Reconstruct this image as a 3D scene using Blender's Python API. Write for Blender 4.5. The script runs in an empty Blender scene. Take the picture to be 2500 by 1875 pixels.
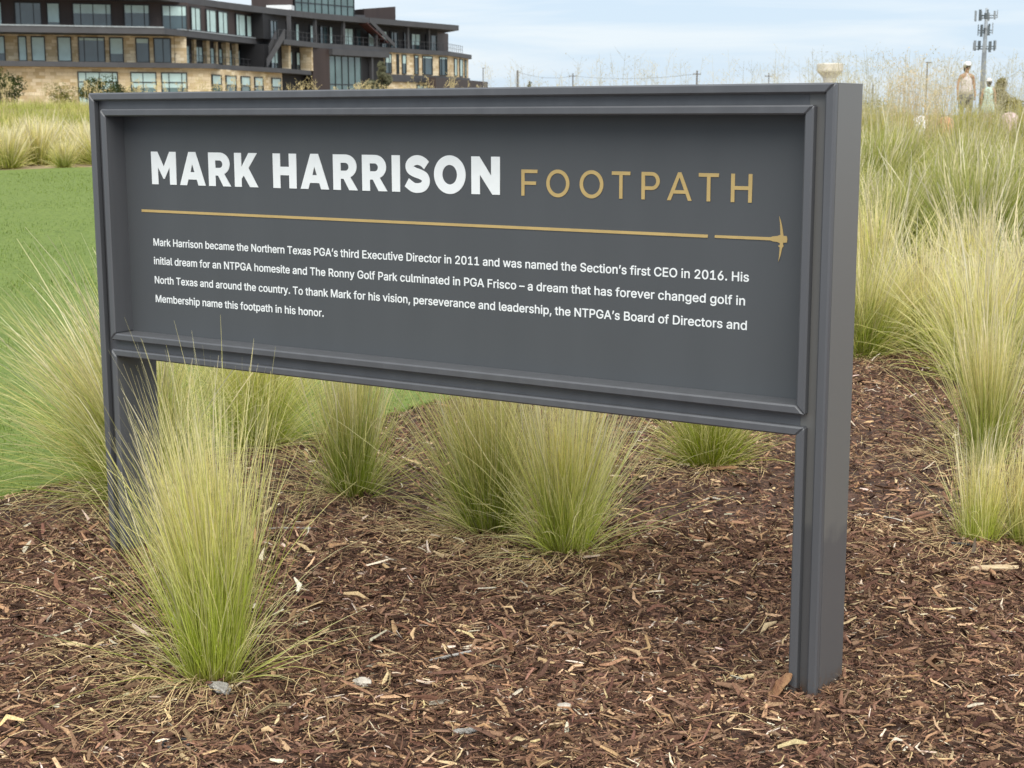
import bpy, bmesh, math, random
import numpy as np
from mathutils import Vector, Matrix

scene = bpy.context.scene
COL = scene.collection
rad = math.radians

# ------------------------------------------------------------------ camera
YAW, PITCH, ROLL = .5787, .1727, -.0027
CAM = np.array([3.7042, -3.3072, 1.3704])
FWD = np.array([-math.sin(YAW) * math.cos(PITCH), math.cos(YAW) * math.cos(PITCH), -math.sin(PITCH)])
RIGHT = np.array([math.cos(YAW), math.sin(YAW), 0.0])          # horizontal axis of the site grid
AHEAD = np.array([-math.sin(YAW), math.cos(YAW), 0.0])         # horizontal axis looking over the meadow
cam_up = np.cross(RIGHT, FWD)
cr = RIGHT * math.cos(ROLL) + cam_up * math.sin(ROLL)
cu = -RIGHT * math.sin(ROLL) + cam_up * math.cos(ROLL)
cd = bpy.data.cameras.new('camera')
cd.sensor_width = 36.0
cd.lens = 3772 / 2500 * 36
cd.clip_start, cd.clip_end = .05, 6000
cd.dof.use_dof = True
cd.dof.focus_distance = 4.2
cd.dof.aperture_fstop = 14.0
cam = bpy.data.objects.new('camera', cd)
COL.objects.link(cam)
M = Matrix.Identity(4)
for i in range(3):
    M[i][0], M[i][1], M[i][2], M[i][3] = cr[i], cu[i], -FWD[i], CAM[i]
cam.matrix_world = M
scene.camera = cam

# ------------------------------------------------------------------ light
SUN_EL, SUN_AZ = rad(60), rad(-50)        # azimuth: direction towards the sun, from +x counter-clockwise
world = bpy.data.worlds.new('World')
scene.world = world
world.use_nodes = True
nt = world.node_tree
nt.nodes.clear()
N = nt.nodes.new
out = N('ShaderNodeOutputWorld'); bg = N('ShaderNodeBackground')
sky = N('ShaderNodeTexSky'); sky.sky_type = 'NISHITA'; sky.sun_disc = False
sky.sun_elevation = SUN_EL
sky.sun_rotation = rad(90) - SUN_AZ
sky.air_density, sky.dust_density, sky.ozone_density = 1.0, .6, 1.6
tc = N('ShaderNodeTexCoord'); mp = N('ShaderNodeMapping'); mp.inputs['Scale'].default_value = (3.2, 3.2, 34)
nz = N('ShaderNodeTexNoise'); nz.inputs['Scale'].default_value = 1.5; nz.inputs['Detail'].default_value = 6; nz.inputs['Roughness'].default_value = .55
nz.inputs['Distortion'].default_value = .5
rp = N('ShaderNodeValToRGB')                     # veil of thin cloud, on the scale of the sky texture
rp.color_ramp.elements[0].position = .38; rp.color_ramp.elements[0].color = (.495, .60, .715, 1)
rp.color_ramp.elements[1].position = .62; rp.color_ramp.elements[1].color = (.615, .675, .735, 1)
sc_ = N('ShaderNodeVectorMath'); sc_.operation = 'SCALE'; sc_.inputs['Scale'].default_value = 10
mx = N('ShaderNodeMix'); mx.data_type = 'RGBA'; mx.inputs['Factor'].default_value = .86
L = nt.links.new
L(tc.outputs['Generated'], mp.inputs['Vector']); L(mp.outputs['Vector'], nz.inputs['Vector'])
L(nz.outputs['Fac'], rp.inputs['Fac']); L(rp.outputs['Color'], sc_.inputs[0])
L(sky.outputs['Color'], mx.inputs['A']); L(sc_.outputs['Vector'], mx.inputs['B']); L(mx.outputs['Result'], bg.inputs['Color'])
bg.inputs['Strength'].default_value = .10
L(bg.outputs['Background'], out.inputs['Surface'])

sd = bpy.data.lights.new('sun', 'SUN'); sd.energy = 3.7; sd.angle = rad(75); sd.color = (1, .95, .87)
sun = bpy.data.objects.new('sun', sd); COL.objects.link(sun)
to_sun = Vector((math.cos(SUN_EL) * math.cos(SUN_AZ), math.cos(SUN_EL) * math.sin(SUN_AZ), math.sin(SUN_EL)))
sun.rotation_euler = to_sun.to_track_quat('Z', 'Y').to_euler()
sun.location = (0, 0, 30)

scene.view_settings.view_transform = 'Standard'
scene.view_settings.look = 'None'
scene.view_settings.gamma = 1
scene.view_settings.exposure = 0.47
scene.cycles.max_bounces = 8
scene.cycles.transparent_max_bounces = 8
scene.cycles.use_denoising = True

# ------------------------------------------------------------------ helpers
rng = np.random.default_rng(7)


def lin(o, s):
    return o


def mat(name, color, rough=.6, metal=0., noise=0., nscale=8., bump=0., bscale=60., spec=.5, attr=None, color2=None, stretch=None):
    m = bpy.data.materials.new(name); m.use_nodes = True
    t = m.node_tree; b = t.nodes['Principled BSDF']
    b.inputs['Base Color'].default_value = (*color, 1)
    b.inputs['Roughness'].default_value = rough
    b.inputs['Metallic'].default_value = metal
    b.inputs['Specular IOR Level'].default_value = spec
    co = t.nodes.new('ShaderNodeTexCoord').outputs['Object']
    if stretch:
        mm = t.nodes.new('ShaderNodeMapping'); mm.inputs['Scale'].default_value = stretch
        t.links.new(co, mm.inputs['Vector']); co = mm.outputs['Vector']
    if noise or color2:
        n = t.nodes.new('ShaderNodeTexNoise'); n.inputs['Scale'].default_value = nscale; n.inputs['Detail'].default_value = 6
        t.links.new(co, n.inputs['Vector'])
        r = t.nodes.new('ShaderNodeValToRGB')
        c2 = color2 or tuple(min(1, c * (1 + noise)) for c in color)
        c1 = color if color2 else tuple(c * (1 - noise) for c in color)
        r.color_ramp.elements[0].position = .35; r.color_ramp.elements[0].color = (*c1, 1)
        r.color_ramp.elements[1].position = .65; r.color_ramp.elements[1].color = (*c2, 1)
        t.links.new(n.outputs['Fac'], r.inputs['Fac'])
        t.links.new(r.outputs['Color'], b.inputs['Base Color'])
    if bump:
        n = t.nodes.new('ShaderNodeTexNoise'); n.inputs['Scale'].default_value = bscale; n.inputs['Detail'].default_value = 5
        t.links.new(co, n.inputs['Vector'])
        bp = t.nodes.new('ShaderNodeBump'); bp.inputs['Strength'].default_value = bump; bp.inputs['Distance'].default_value = .01
        t.links.new(n.outputs['Fac'], bp.inputs['Height']); t.links.new(bp.outputs['Normal'], b.inputs['Normal'])
    return m


def leaf_mat(name, trans=.35, gloss=.0):
    """diffuse + translucent blades, coloured per blade by the 'col' attribute"""
    m = bpy.data.materials.new(name); m.use_nodes = True
    t = m.node_tree; t.nodes.clear()
    o = t.nodes.new('ShaderNodeOutputMaterial'); a = t.nodes.new('ShaderNodeAttribute'); a.attribute_name = 'col'
    d = t.nodes.new('ShaderNodeBsdfDiffuse'); tr = t.nodes.new('ShaderNodeBsdfTranslucent'); mxs = t.nodes.new('ShaderNodeMixShader')
    mxs.inputs['Fac'].default_value = trans
    t.links.new(a.outputs['Color'], d.inputs['Color']); t.links.new(a.outputs['Color'], tr.inputs['Color'])
    t.links.new(d.outputs[0], mxs.inputs[1]); t.links.new(tr.outputs[0], mxs.inputs[2]); t.links.new(mxs.outputs[0], o.inputs['Surface'])
    return m


def attr_mat(name, rough=.9):
    m = bpy.data.materials.new(name); m.use_nodes = True
    t = m.node_tree; b = t.nodes['Principled BSDF']; b.inputs['Roughness'].default_value = rough; b.inputs['Specular IOR Level'].default_value = .08
    a = t.nodes.new('ShaderNodeAttribute'); a.attribute_name = 'col'
    co = t.nodes.new('ShaderNodeTexCoord')
    n = t.nodes.new('ShaderNodeTexNoise'); n.inputs['Scale'].default_value = 240; n.inputs['Detail'].default_value = 3
    t.links.new(co.outputs['Object'], n.inputs['Vector'])
    mm = t.nodes.new('ShaderNodeMix'); mm.data_type = 'RGBA'; mm.blend_type = 'MULTIPLY'
    r = t.nodes.new('ShaderNodeValToRGB'); r.color_ramp.elements[0].position = .3; r.color_ramp.elements[0].color = (.6, .58, .56, 1)
    r.color_ramp.elements[1].position = .7; r.color_ramp.elements[1].color = (1.2, 1.2, 1.2, 1)
    t.links.new(n.outputs['Fac'], r.inputs['Fac']); mm.inputs['Factor'].default_value = 1
    t.links.new(a.outputs['Color'], mm.inputs['A']); t.links.new(r.outputs['Color'], mm.inputs['B'])
    t.links.new(mm.outputs['Result'], b.inputs['Base Color'])
    return m


def link(o, parent=None):
    COL.objects.link(o)
    if parent: o.parent = parent
    return o


def tag(o, label=None, cat=None, group=None, kind=None):
    if label: o['label'] = label
    if cat: o['category'] = cat
    if group: o['group'] = group
    if kind: o['kind'] = kind
    return o


def empty(name, loc=(0, 0, 0), rz=0.):
    o = bpy.data.objects.new(name, None); o.empty_display_size = .2
    o.location = loc; o.rotation_euler = (0, 0, rz)
    return link(o)


def mesh_np(name, verts, faces, m, parent=None, col=None, smooth=False):
    """verts (n,3) array, faces (k,3|4) array; col = per-vertex rgb"""
    verts = np.asarray(verts, np.float32).reshape(-1, 3)
    faces = np.asarray(faces, np.int32); k = faces.shape[1]
    me = bpy.data.meshes.new(name)
    me.vertices.add(len(verts)); me.vertices.foreach_set('co', verts.ravel())
    me.loops.add(faces.size); me.loops.foreach_set('vertex_index', faces.ravel())
    me.polygons.add(len(faces)); me.polygons.foreach_set('loop_start', np.arange(0, faces.size, k, dtype=np.int32))
    if smooth: me.polygons.foreach_set('use_smooth', np.ones(len(faces), bool))
    if col is not None:
        at = me.attributes.new('col', 'FLOAT_COLOR', 'POINT')
        c = np.ones((len(verts), 4), np.float32); c[:, :3] = np.asarray(col).reshape(-1, 3)
        at.data.foreach_set('color', c.ravel())
    me.update(); me.validate()
    me.materials.append(m)
    return link(bpy.data.objects.new(name, me), parent)


class MB:
    """collects simple solids; build() links them as one mesh object"""
    def __init__(s): s.v, s.f = [], []

    def add(s, vs, fs):
        n = len(s.v); s.v += [tuple(v) for v in vs]; s.f += [tuple(i + n for i in f) for f in fs]; return s

    def hexa(s, p):           # p: 8 corners, bottom ring then top ring
        return s.add(p, [(3, 2, 1, 0), (4, 5, 6, 7), (0, 1, 5, 4), (1, 2, 6, 5), (2, 3, 7, 6), (3, 0, 4, 7)])

    def box(s, x0, x1, y0, y1, z0, z1):
        return s.hexa([(x0, y0, z0), (x1, y0, z0), (x1, y1, z0), (x0, y1, z0), (x0, y0, z1), (x1, y0, z1), (x1, y1, z1), (x0, y1, z1)])

    def prism(s, poly, z0, z1):
        n = len(poly)
        vs = [(x, y, z0) for x, y in poly] + [(x, y, z1) for x, y in poly]
        return s.add(vs, [tuple(range(n))[::-1], tuple(range(n, 2 * n))] + [(i, (i + 1) % n, n + (i + 1) % n, n + i) for i in range(n)])

    def tube(s, pts, rads, seg=8):
        pts = [Vector(p) for p in pts]; n = len(pts)
        if not hasattr(rads, '__len__'): rads = [rads] * n
        vs = []
        for i, p in enumerate(pts):
            d = (pts[min(i + 1, n - 1)] - pts[max(i - 1, 0)]).normalized()
            a = d.orthogonal().normalized() if abs(d.z) < .95 else Vector((1, 0, 0))
            a = (a - d * a.dot(d)).normalized(); b = d.cross(a)
            vs += [p + (a * math.cos(2 * math.pi * k / seg) + b * math.sin(2 * math.pi * k / seg)) * rads[i] for k in range(seg)]
        fs = [(i * seg + k, i * seg + (k + 1) % seg, (i + 1) * seg + (k + 1) % seg, (i + 1) * seg + k) for i in range(n - 1) for k in range(seg)]
        fs += [tuple(range(seg))[::-1], tuple(range((n - 1) * seg, n * seg))]
        return s.add(vs, fs)

    def rings(s, rings, seg=14):
        """stack of elliptical rings (z, cx, cy, rx, ry), capped"""
        vs = []
        for z, cx, cy, rx, ry in rings:
            vs += [(cx + rx * math.cos(2 * math.pi * k / seg), cy + ry * math.sin(2 * math.pi * k / seg), z) for k in range(seg)]
        n = len(rings)
        fs = [(i * seg + k, i * seg + (k + 1) % seg, (i + 1) * seg + (k + 1) % seg, (i + 1) * seg + k) for i in range(n - 1) for k in range(seg)]
        fs += [tuple(range(seg))[::-1], tuple(range((n - 1) * seg, n * seg))]
        return s.add(vs, fs)

    def build(s, name, m, parent=None, smooth=False, bevel=0.):
        me = bpy.data.meshes.new(name); me.from_pydata(s.v, [], s.f); me.update()
        if smooth: me.polygons.foreach_set('use_smooth', [True] * len(me.polygons))
        me.materials.append(m)
        o = link(bpy.data.objects.new(name, me), parent)
        if bevel:
            b = o.modifiers.new('bevel', 'BEVEL'); b.width = bevel; b.segments = 1; b.limit_method = 'ANGLE'; b.angle_limit = rad(40)
        return o


def RT(x, y):
    dx, dy = np.asarray(x) - CAM[0], np.asarray(y) - CAM[1]
    return dx * RIGHT[0] + dy * RIGHT[1], dx * AHEAD[0] + dy * AHEAD[1]


def XY(r, t):
    return CAM[0] + r * RIGHT[0] + t * AHEAD[0], CAM[1] + r * RIGHT[1] + t * AHEAD[1]


def sstep(a, b, x):
    u = np.clip((x - a) / (b - a), 0, 1); return u * u * (3 - 2 * u)


TL = ([-60, 9, 18, 28, 45, 62, 76, 110, 160, 300, 900, 3000], [0, 0, .17, .44, 1.0, 1.62, 1.55, 1.5, 2.0, 1.2, 0, -2])
TR = ([-60, 8.5, 11, 15, 22, 30, 40, 46, 54, 70, 160, 900, 3000], [0, 0, .10, .36, .66, .80, .97, .90, .72, .45, .2, 0, -2])


def ground_z(x, y):
    r, t = RT(x, y)
    w = sstep(-2, 5, r)
    z = np.interp(t, *TL) * (1 - w) + np.interp(t, *TR) * w
    near = np.exp(-np.maximum(t - 6, 0) / 6)
    x = np.asarray(x, float); y = np.asarray(y, float)
    b = .010 * np.sin(3.1 * x + 1.3 * y) + .009 * np.sin(-2.2 * x + 4.3 * y + 1) + .007 * np.sin(7.3 * x + 2 * y + 2) * np.sin(6.1 * y - 1.7 * x)
    far = .05 * np.sin(.6 * x + .3 * y) * sstep(9, 20, t)
    return z + (b - .022) * near + far


def gz(x, y): return float(ground_z(x, y))

# ------------------------------------------------------------------ the ground
E_PTS = [(-1.6, -4), (-1.12, -1.2), (-.97, .35), (-.93, .52), (-.70, 1.69), (-.60, 2.4), (-.62, 3.4), (-.8, 5), (-1.5, 8), (-3.4, 13), (-7, 20), (-11.3, 26)]
_er, _et = RT(np.array([p[0] for p in E_PTS]), np.array([p[1] for p in E_PTS]))


def lawn_edge(t):                    # r of the right-hand border of the lawn at distance t
    return np.interp(t, _et, _er) + .03 * np.sin(t * 5.1) + .02 * np.sin(t * 13.7)


LAWN_FAR = 28.0


def lawn_far(r): return LAWN_FAR + .06 * (r + 8) + .15 * np.sin(r * 1.3)


m_soil = mat('mulch_soil', (.034, .017, .011), .95, color2=(.10, .052, .032), nscale=26, bump=1.0, bscale=90)
m_chips = attr_mat('wood_chips')
m_grass = leaf_mat('grass_blades', .5)
m_lawn = mat('lawn_turf', (.088, .136, .016), .9, color2=(.158, .210, .035), nscale=22, bump=1, bscale=120, stretch=(1.4, .7, 1))

ts = np.concatenate([np.arange(-4, 2, .5), np.arange(2, 9, .06), np.arange(9, 16, .2), np.arange(16, 40, .8), np.arange(40, 110, 4), np.array([120, 140, 160, 200, 260, 340, 450, 600, 800, 1100, 1500, 2000, 2800])])
us = np.linspace(-1, 1, 161)
us = np.sign(us) * (np.abs(us) * .55 + .45 * np.abs(us) ** 3)
gr = []
for t in ts:
    half = 6 + 1.1 * max(t, 0) if t < 300 else 330 + 1.3 * (t - 300)
    gr.append(np.stack([us * half, np.full_like(us, t)], 1))
gr = np.array(gr)
gx, gy = XY(gr[..., 0], gr[..., 1])
V = np.stack([gx, gy, ground_z(gx, gy)], -1).reshape(-1, 3)
nr, nc = len(ts), len(us)
I = np.arange(nr * nc).reshape(nr, nc)
Fq = np.stack([I[:-1, :-1], I[:-1, 1:], I[1:, 1:], I[1:, :-1]], -1).reshape(-1, 4)


def ground_material():
    """dark shredded mulch near the sign, dry tan soil under the far meadow"""
    m = m_soil; t = m.node_tree; b = t.nodes['Principled BSDF']
    geo = t.nodes.new('ShaderNodeNewGeometry'); sub = t.nodes.new('ShaderNodeVectorMath'); sub.operation = 'DISTANCE'
    t.links.new(geo.outputs['Position'], sub.inputs[0]); sub.inputs[1].default_value = (1.5, 1.5, 0)
    mr = t.nodes.new('ShaderNodeMapRange'); mr.inputs['From Min'].default_value = 9; mr.inputs['From Max'].default_value = 16
    t.links.new(sub.outputs['Value'], mr.inputs['Value'])
    n = t.nodes.new('ShaderNodeTexNoise'); n.inputs['Scale'].default_value = 1.2; n.inputs['Detail'].default_value = 8
    t.links.new(geo.outputs['Position'], n.inputs['Vector'])
    r = t.nodes.new('ShaderNodeValToRGB'); r.color_ramp.elements[0].color = (.20, .16, .075, 1); r.color_ramp.elements[1].color = (.34, .25, .16, 1)
    t.links.new(n.outputs['Fac'], r.inputs['Fac'])
    mm = t.nodes.new('ShaderNodeMix'); mm.data_type = 'RGBA'
    old = b.inputs['Base Color'].links[0].from_socket
    t.links.new(mr.outputs['Result'], mm.inputs['Factor']); t.links.new(old, mm.inputs['A']); t.links.new(r.outputs['Color'], mm.inputs['B'])
    t.links.new(mm.outputs['Result'], b.inputs['Base Color'])


ground_material()
tag(mesh_np('ground', V, Fq, m_soil, smooth=True), kind='structure')

# lawn: a sheet lying on the ground
tl = np.concatenate([np.arange(4.3, 9, .05), np.arange(9, 16, .15), np.linspace(16, 1, 2)[:0], np.linspace(16, LAWN_FAR, 40)])
ul = np.linspace(0, 1, 90) ** 1.8
rows = []
for i, t in enumerate(tl):
    e = lawn_edge(t); left = -(7 + .75 * t)
    r = e + (left - e) * ul
    tt = np.full_like(r, t)
    if i >= len(tl) - 1: tt = lawn_far(r)
    elif t > LAWN_FAR - 3: tt = t + (lawn_far(r) - LAWN_FAR) * (t - LAWN_FAR + 3) / 3
    rows.append(np.stack([r, tt], 1))
rows = np.array(rows)
gx, gy = XY(rows[..., 0], rows[..., 1])
z = ground_z(gx, gy) + .018
z[:, 0] -= .03; z[-1, :] -= .03
V = np.stack([gx, gy, z], -1).reshape(-1, 3)
I = np.arange(rows.shape[0] * rows.shape[1]).reshape(rows.shape[:2])
Fq = np.stack([I[:-1, :-1], I[1:, :-1], I[1:, 1:], I[:-1, 1:]], -1).reshape(-1, 4)
tag(mesh_np('lawn', V, Fq, m_lawn, smooth=True), kind='structure')

# ------------------------------------------------------------------ the sign
W, H, S_, A_, B_, C_ = 2.4, 1.4383, .0230, .0490, .0485, .0216
PB, QT, D_, E_, G_ = .7034, .6533, .171, .0758, .023     # panel bottom, lower opening frame top, post depth, panel recess, groove depth
m_sign = mat('charcoal_powder_coat', (.088, .091, .098), .42, noise=.07, nscale=1, bump=.03, bscale=900, spec=.6, stretch=(22, 22, 1.3))
m_panel = mat('charcoal_panel_paint', (.075, .081, .086), .55, noise=.028, nscale=1, bump=.03, bscale=900, spec=.45, stretch=(9, 9, 1.6))
m_white = mat('white_letters', (.84, .87, .86), .5, noise=.02, nscale=30)
m_gold = mat('gold_letters', (.50, .36, .14), .42, noise=.05, nscale=30)



def dirt(m, z0):
    """soil splashed on the foot of the posts"""
    t = m.node_tree; b = t.nodes['Principled BSDF']; old = b.inputs['Base Color'].links[0].from_socket
    geo = t.nodes.new('ShaderNodeNewGeometry'); sep = t.nodes.new('ShaderNodeSeparateXYZ'); t.links.new(geo.outputs['Position'], sep.inputs[0])
    n = t.nodes.new('ShaderNodeTexNoise'); n.inputs['Scale'].default_value = 55; n.inputs['Detail'].default_value = 6; t.links.new(geo.outputs['Position'], n.inputs['Vector'])
    ad = t.nodes.new('ShaderNodeMath'); ad.operation = 'MULTIPLY_ADD'; ad.inputs[1].default_value = .16; t.links.new(n.outputs['Fac'], ad.inputs[0]); t.links.new(sep.outputs['Z'], ad.inputs[2])
    r = t.nodes.new('ShaderNodeMapRange'); r.inputs['From Min'].default_value = z0; r.inputs['From Max'].default_value = z0 + .05
    r.inputs['To Min'].default_value = .75; r.inputs['To Max'].default_value = 0
    t.links.new(ad.outputs[0], r.inputs['Value'])
    mm = t.nodes.new('ShaderNodeMix'); mm.data_type = 'RGBA'; t.links.new(r.outputs['Result'], mm.inputs['Factor']); t.links.new(old, mm.inputs['A'])
    mm.inputs['B'].default_value = (.10, .07, .05, 1); t.links.new(mm.outputs['Result'], b.inputs['Base Color'])


sign = tag(empty('footpath_sign', (1.2, .085, 0)), 'charcoal metal footpath sign with white and gold lettering, standing on two posts in the mulch', 'sign')
SO = Vector((-1.2, -.085, 0))


def spart(mb, name, m, bevel=.0038):
    mb.v = [(x + SO.x, y + SO.y, z + SO.z) for x, y, z in mb.v]
    return mb.build(name, m, sign, bevel=bevel)


def mitre(ax0, ax1, bx0, bx1, y0, y1):
    """frame stick: front outline given as outer edge a..b (x,z pairs) and inner edge, extruded y0..y1"""
    p = [ax0, ax1, bx1, bx0]
    return MB().add([(x, y0, zz) for x, zz in p] + [(x, y1, zz) for x, zz in p],
                    [(0, 1, 2, 3), (7, 6, 5, 4), (0, 4, 5, 1), (1, 5, 6, 2), (2, 6, 7, 3), (3, 7, 4, 0)])


def stain_and_sheen_material():
    m = m_sign.copy(); m.name = 'charcoal_powder_coat_stain_painted_sheen'
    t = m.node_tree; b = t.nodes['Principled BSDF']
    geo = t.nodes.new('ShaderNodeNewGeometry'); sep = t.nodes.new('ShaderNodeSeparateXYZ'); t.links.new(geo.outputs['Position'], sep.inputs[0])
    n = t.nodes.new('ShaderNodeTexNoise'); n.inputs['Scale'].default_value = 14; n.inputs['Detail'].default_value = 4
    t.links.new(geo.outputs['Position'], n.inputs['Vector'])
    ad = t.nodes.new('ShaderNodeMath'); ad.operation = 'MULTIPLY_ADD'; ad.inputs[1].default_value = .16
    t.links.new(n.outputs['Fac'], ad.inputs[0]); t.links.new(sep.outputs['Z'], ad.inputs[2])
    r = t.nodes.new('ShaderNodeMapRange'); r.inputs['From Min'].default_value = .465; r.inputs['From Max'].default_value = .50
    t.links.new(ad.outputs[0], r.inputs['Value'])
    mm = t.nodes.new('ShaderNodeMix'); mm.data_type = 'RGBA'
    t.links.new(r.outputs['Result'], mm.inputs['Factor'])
    mm.inputs['A'].default_value = (.098, .098, .100, 1); mm.inputs['B'].default_value = (.140, .138, .130, 1)  # dark stain below; light reflected off the side is painted into the upper tone
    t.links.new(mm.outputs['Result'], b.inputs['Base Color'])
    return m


m_post = stain_and_sheen_material()
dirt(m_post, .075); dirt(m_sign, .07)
post_w = A_ + C_ - .001
ZB = -.25
spart(MB().box(0, post_w - .002, G_, D_, ZB, H), 'post', m_sign, .0006)
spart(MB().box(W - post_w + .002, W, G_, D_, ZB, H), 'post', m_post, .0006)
# header and lower rail cores between the posts, panel behind the inner frame
x0, x1 = post_w - .002, W - post_w + .002
spart(MB().box(x0, x1, G_, D_, H - B_ - C_ + .002, H), 'rail', m_sign, .0004)
spart(MB().box(x0, x1, G_, D_, QT - C_ + .002, PB - .002), 'rail', m_sign, .0004)
spart(MB().box(x0, x1, E_, D_ - .01, PB - .002, H - B_ - C_ + .002), 'panel', m_panel, 0)
# outer face frame
spart(mitre((0, H), (W, H), (S_, H - S_), (W - S_, H - S_), 0, G_), 'frame_strip', m_sign)
spart(mitre((0, ZB), (0, H), (S_, ZB), (S_, H - S_), 0, G_), 'frame_strip', m_sign)
spart(mitre((W, H), (W, ZB), (W - S_, H - S_), (W - S_, ZB), 0, G_), 'frame_strip', m_sign)
# inner picture frame round the panel
a, b, c = A_, B_, C_
o = [(a, H - b), (W - a, H - b), (W - a, PB - c), (a, PB - c)]
i_ = [(a + c, H - b - c), (W - a - c, H - b - c), (W - a - c, PB), (a + c, PB)]
for k in range(4):
    spart(mitre(o[k], o[(k + 1) % 4], i_[k], i_[(k + 1) % 4], 0, E_ + .004), 'trim_strip', m_sign)
# frame of the open bay below
o = [(a, ZB), (a, QT), (W - a, QT), (W - a, ZB)]
i_ = [(a + c, ZB), (a + c, QT - c), (W - a - c, QT - c), (W - a - c, ZB)]
for k in range(3):
    spart(mitre(o[k], o[k + 1], i_[k], i_[k + 1], 0, D_ - .001), 'trim_strip', m_sign)

# lettering ----------------------------------------------------------
YP = E_          # face of the panel


def shape(name, polys, m, depth=.0016, offset=0., parent=None):
    """flat cut-out shape in the sign plane (x, z) as one thin solid"""
    cu_ = bpy.data.curves.new(name, 'CURVE'); cu_.dimensions = '2D'; cu_.fill_mode = 'BOTH'
    cu_.extrude = depth * 50; cu_.offset = offset * 100      # drawn at 100 times its size: the fill is unreliable on tiny outlines
    for poly in polys:
        sp = cu_.splines.new('POLY'); sp.points.add(len(poly) - 1)
        sp.points.foreach_set('co', [q for x, zz in poly for q in (x * 100, zz * 100, 0, 1)]); sp.use_cyclic_u = True
    tmp = bpy.data.objects.new('tmp', cu_)
    COL.objects.link(tmp)
    bpy.context.view_layer.update()
    me = bpy.data.meshes.new_from_object(tmp.evaluated_get(bpy.context.evaluated_depsgraph_get()))
    COL.objects.unlink(tmp); bpy.data.objects.remove(tmp)
    me.transform(Matrix.Translation((SO.x, YP - depth / 2 - .0002 + SO.y, SO.z)) @ Matrix.Rotation(rad(90), 4, 'X') @ Matrix.Scale(.01, 4))
    me.name = name; me.materials.clear(); me.materials.append(m)
    return link(bpy.data.objects.new(name, me), parent or sign)


def ell(cx, cy, rx, ry, n=40, a0=0, a1=360, p=2.0):
    o = []
    full = abs(a1 - a0) == 360
    for k in range(n if full else n + 1):
        t = rad(a0 + (a1 - a0) * k / n); c, s = math.cos(t), math.sin(t)
        o.append((cx + rx * math.copysign(abs(c) ** (2 / p), c), cy + ry * math.copysign(abs(s) ** (2 / p), s)))
    return o


def s_shape():
    pts = [(.745, .735), (.61, .835), (.44, .878), (.27, .84), (.165, .735), (.20, .615), (.36, .54), (.52, .495), (.675, .42), (.715, .29), (.63, .165), (.45, .118), (.27, .14), (.065, .265)]
    P = [Vector(p) for p in pts]; C = []
    for k in range(len(P) - 1):
        p0, p1, p2, p3 = P[max(k - 1, 0)], P[k], P[k + 1], P[min(k + 2, len(P) - 1)]
        for j in range(5):
            t = j / 5
            C.append(.5 * ((2 * p1) + (p2 - p0) * t + (2 * p0 - 5 * p1 + 4 * p2 - p3) * t * t + (3 * p1 - p0 - 3 * p2 + p3) * t ** 3))
    C.append(P[-1])
    A, Bq = [], []
    for k, q in enumerate(C):
        d = (C[min(k + 1, len(C) - 1)] - C[max(k - 1, 0)]).normalized(); n = Vector((-d.y, d.x)); w = .132
        A.append(tuple(q + n * w)); Bq.append(tuple(q - n * w))
    return [A + Bq[::-1]]


BOLD = {
    'M': (1.056, [[(0, 0), (0, 1), (.27, 1), (.528, .545), (.786, 1), (1.056, 1), (1.056, 0), (.775, 0), (.775, .52), (.55, .17), (.506, .17), (.281, .52), (.281, 0)]]),
    'A': (1.077, [[(0, 0), (.395, 1.005), (.682, 1.005), (1.077, 0), (.775, 0), (.71, .175), (.36, .175), (.295, 0)], [(.452, .40), (.5385, .64), (.625, .40)]]),
    'R': (.904, [[(0, 0), (0, 1), (.46, 1)] + ell(.46, .665, .405, .335, 16, 90, -50) + [(.635, .365), (.904, 0), (.585, 0), (.385, .315), (.282, .315), (.282, 0)],
                 [(.282, .545), (.45, .545)] + ell(.45, .655, .125, .11, 10, -90, 90) + [(.282, .765)]]),
    'K': (.935, [[(0, 0), (0, 1), (.278, 1), (.278, .585), (.575, 1), (.905, 1), (.56, .56), (.935, 0), (.605, 0), (.365, .335), (.278, .235), (.278, 0)]]),
    'H': (.897, [[(0, 0), (0, 1), (.28, 1), (.28, .62), (.617, .62), (.617, 1), (.897, 1), (.897, 0), (.617, 0), (.617, .375), (.28, .375), (.28, 0)]]),
    'I': (.284, [[(0, 0), (0, 1), (.284, 1), (.284, 0)]]),
    'S': (.855, s_shape()),
    'O': (1.045, [ell(.5225, .5, .5225, .518, 48), ell(.5225, .5, .243, .262, 40)]),
    'N': (.916, [[(0, 0), (0, 1), (.262, 1), (.638, .495), (.638, 1), (.916, 1), (.916, 0), (.675, 0), (.278, .52), (.278, 0)]]),
}
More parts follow.
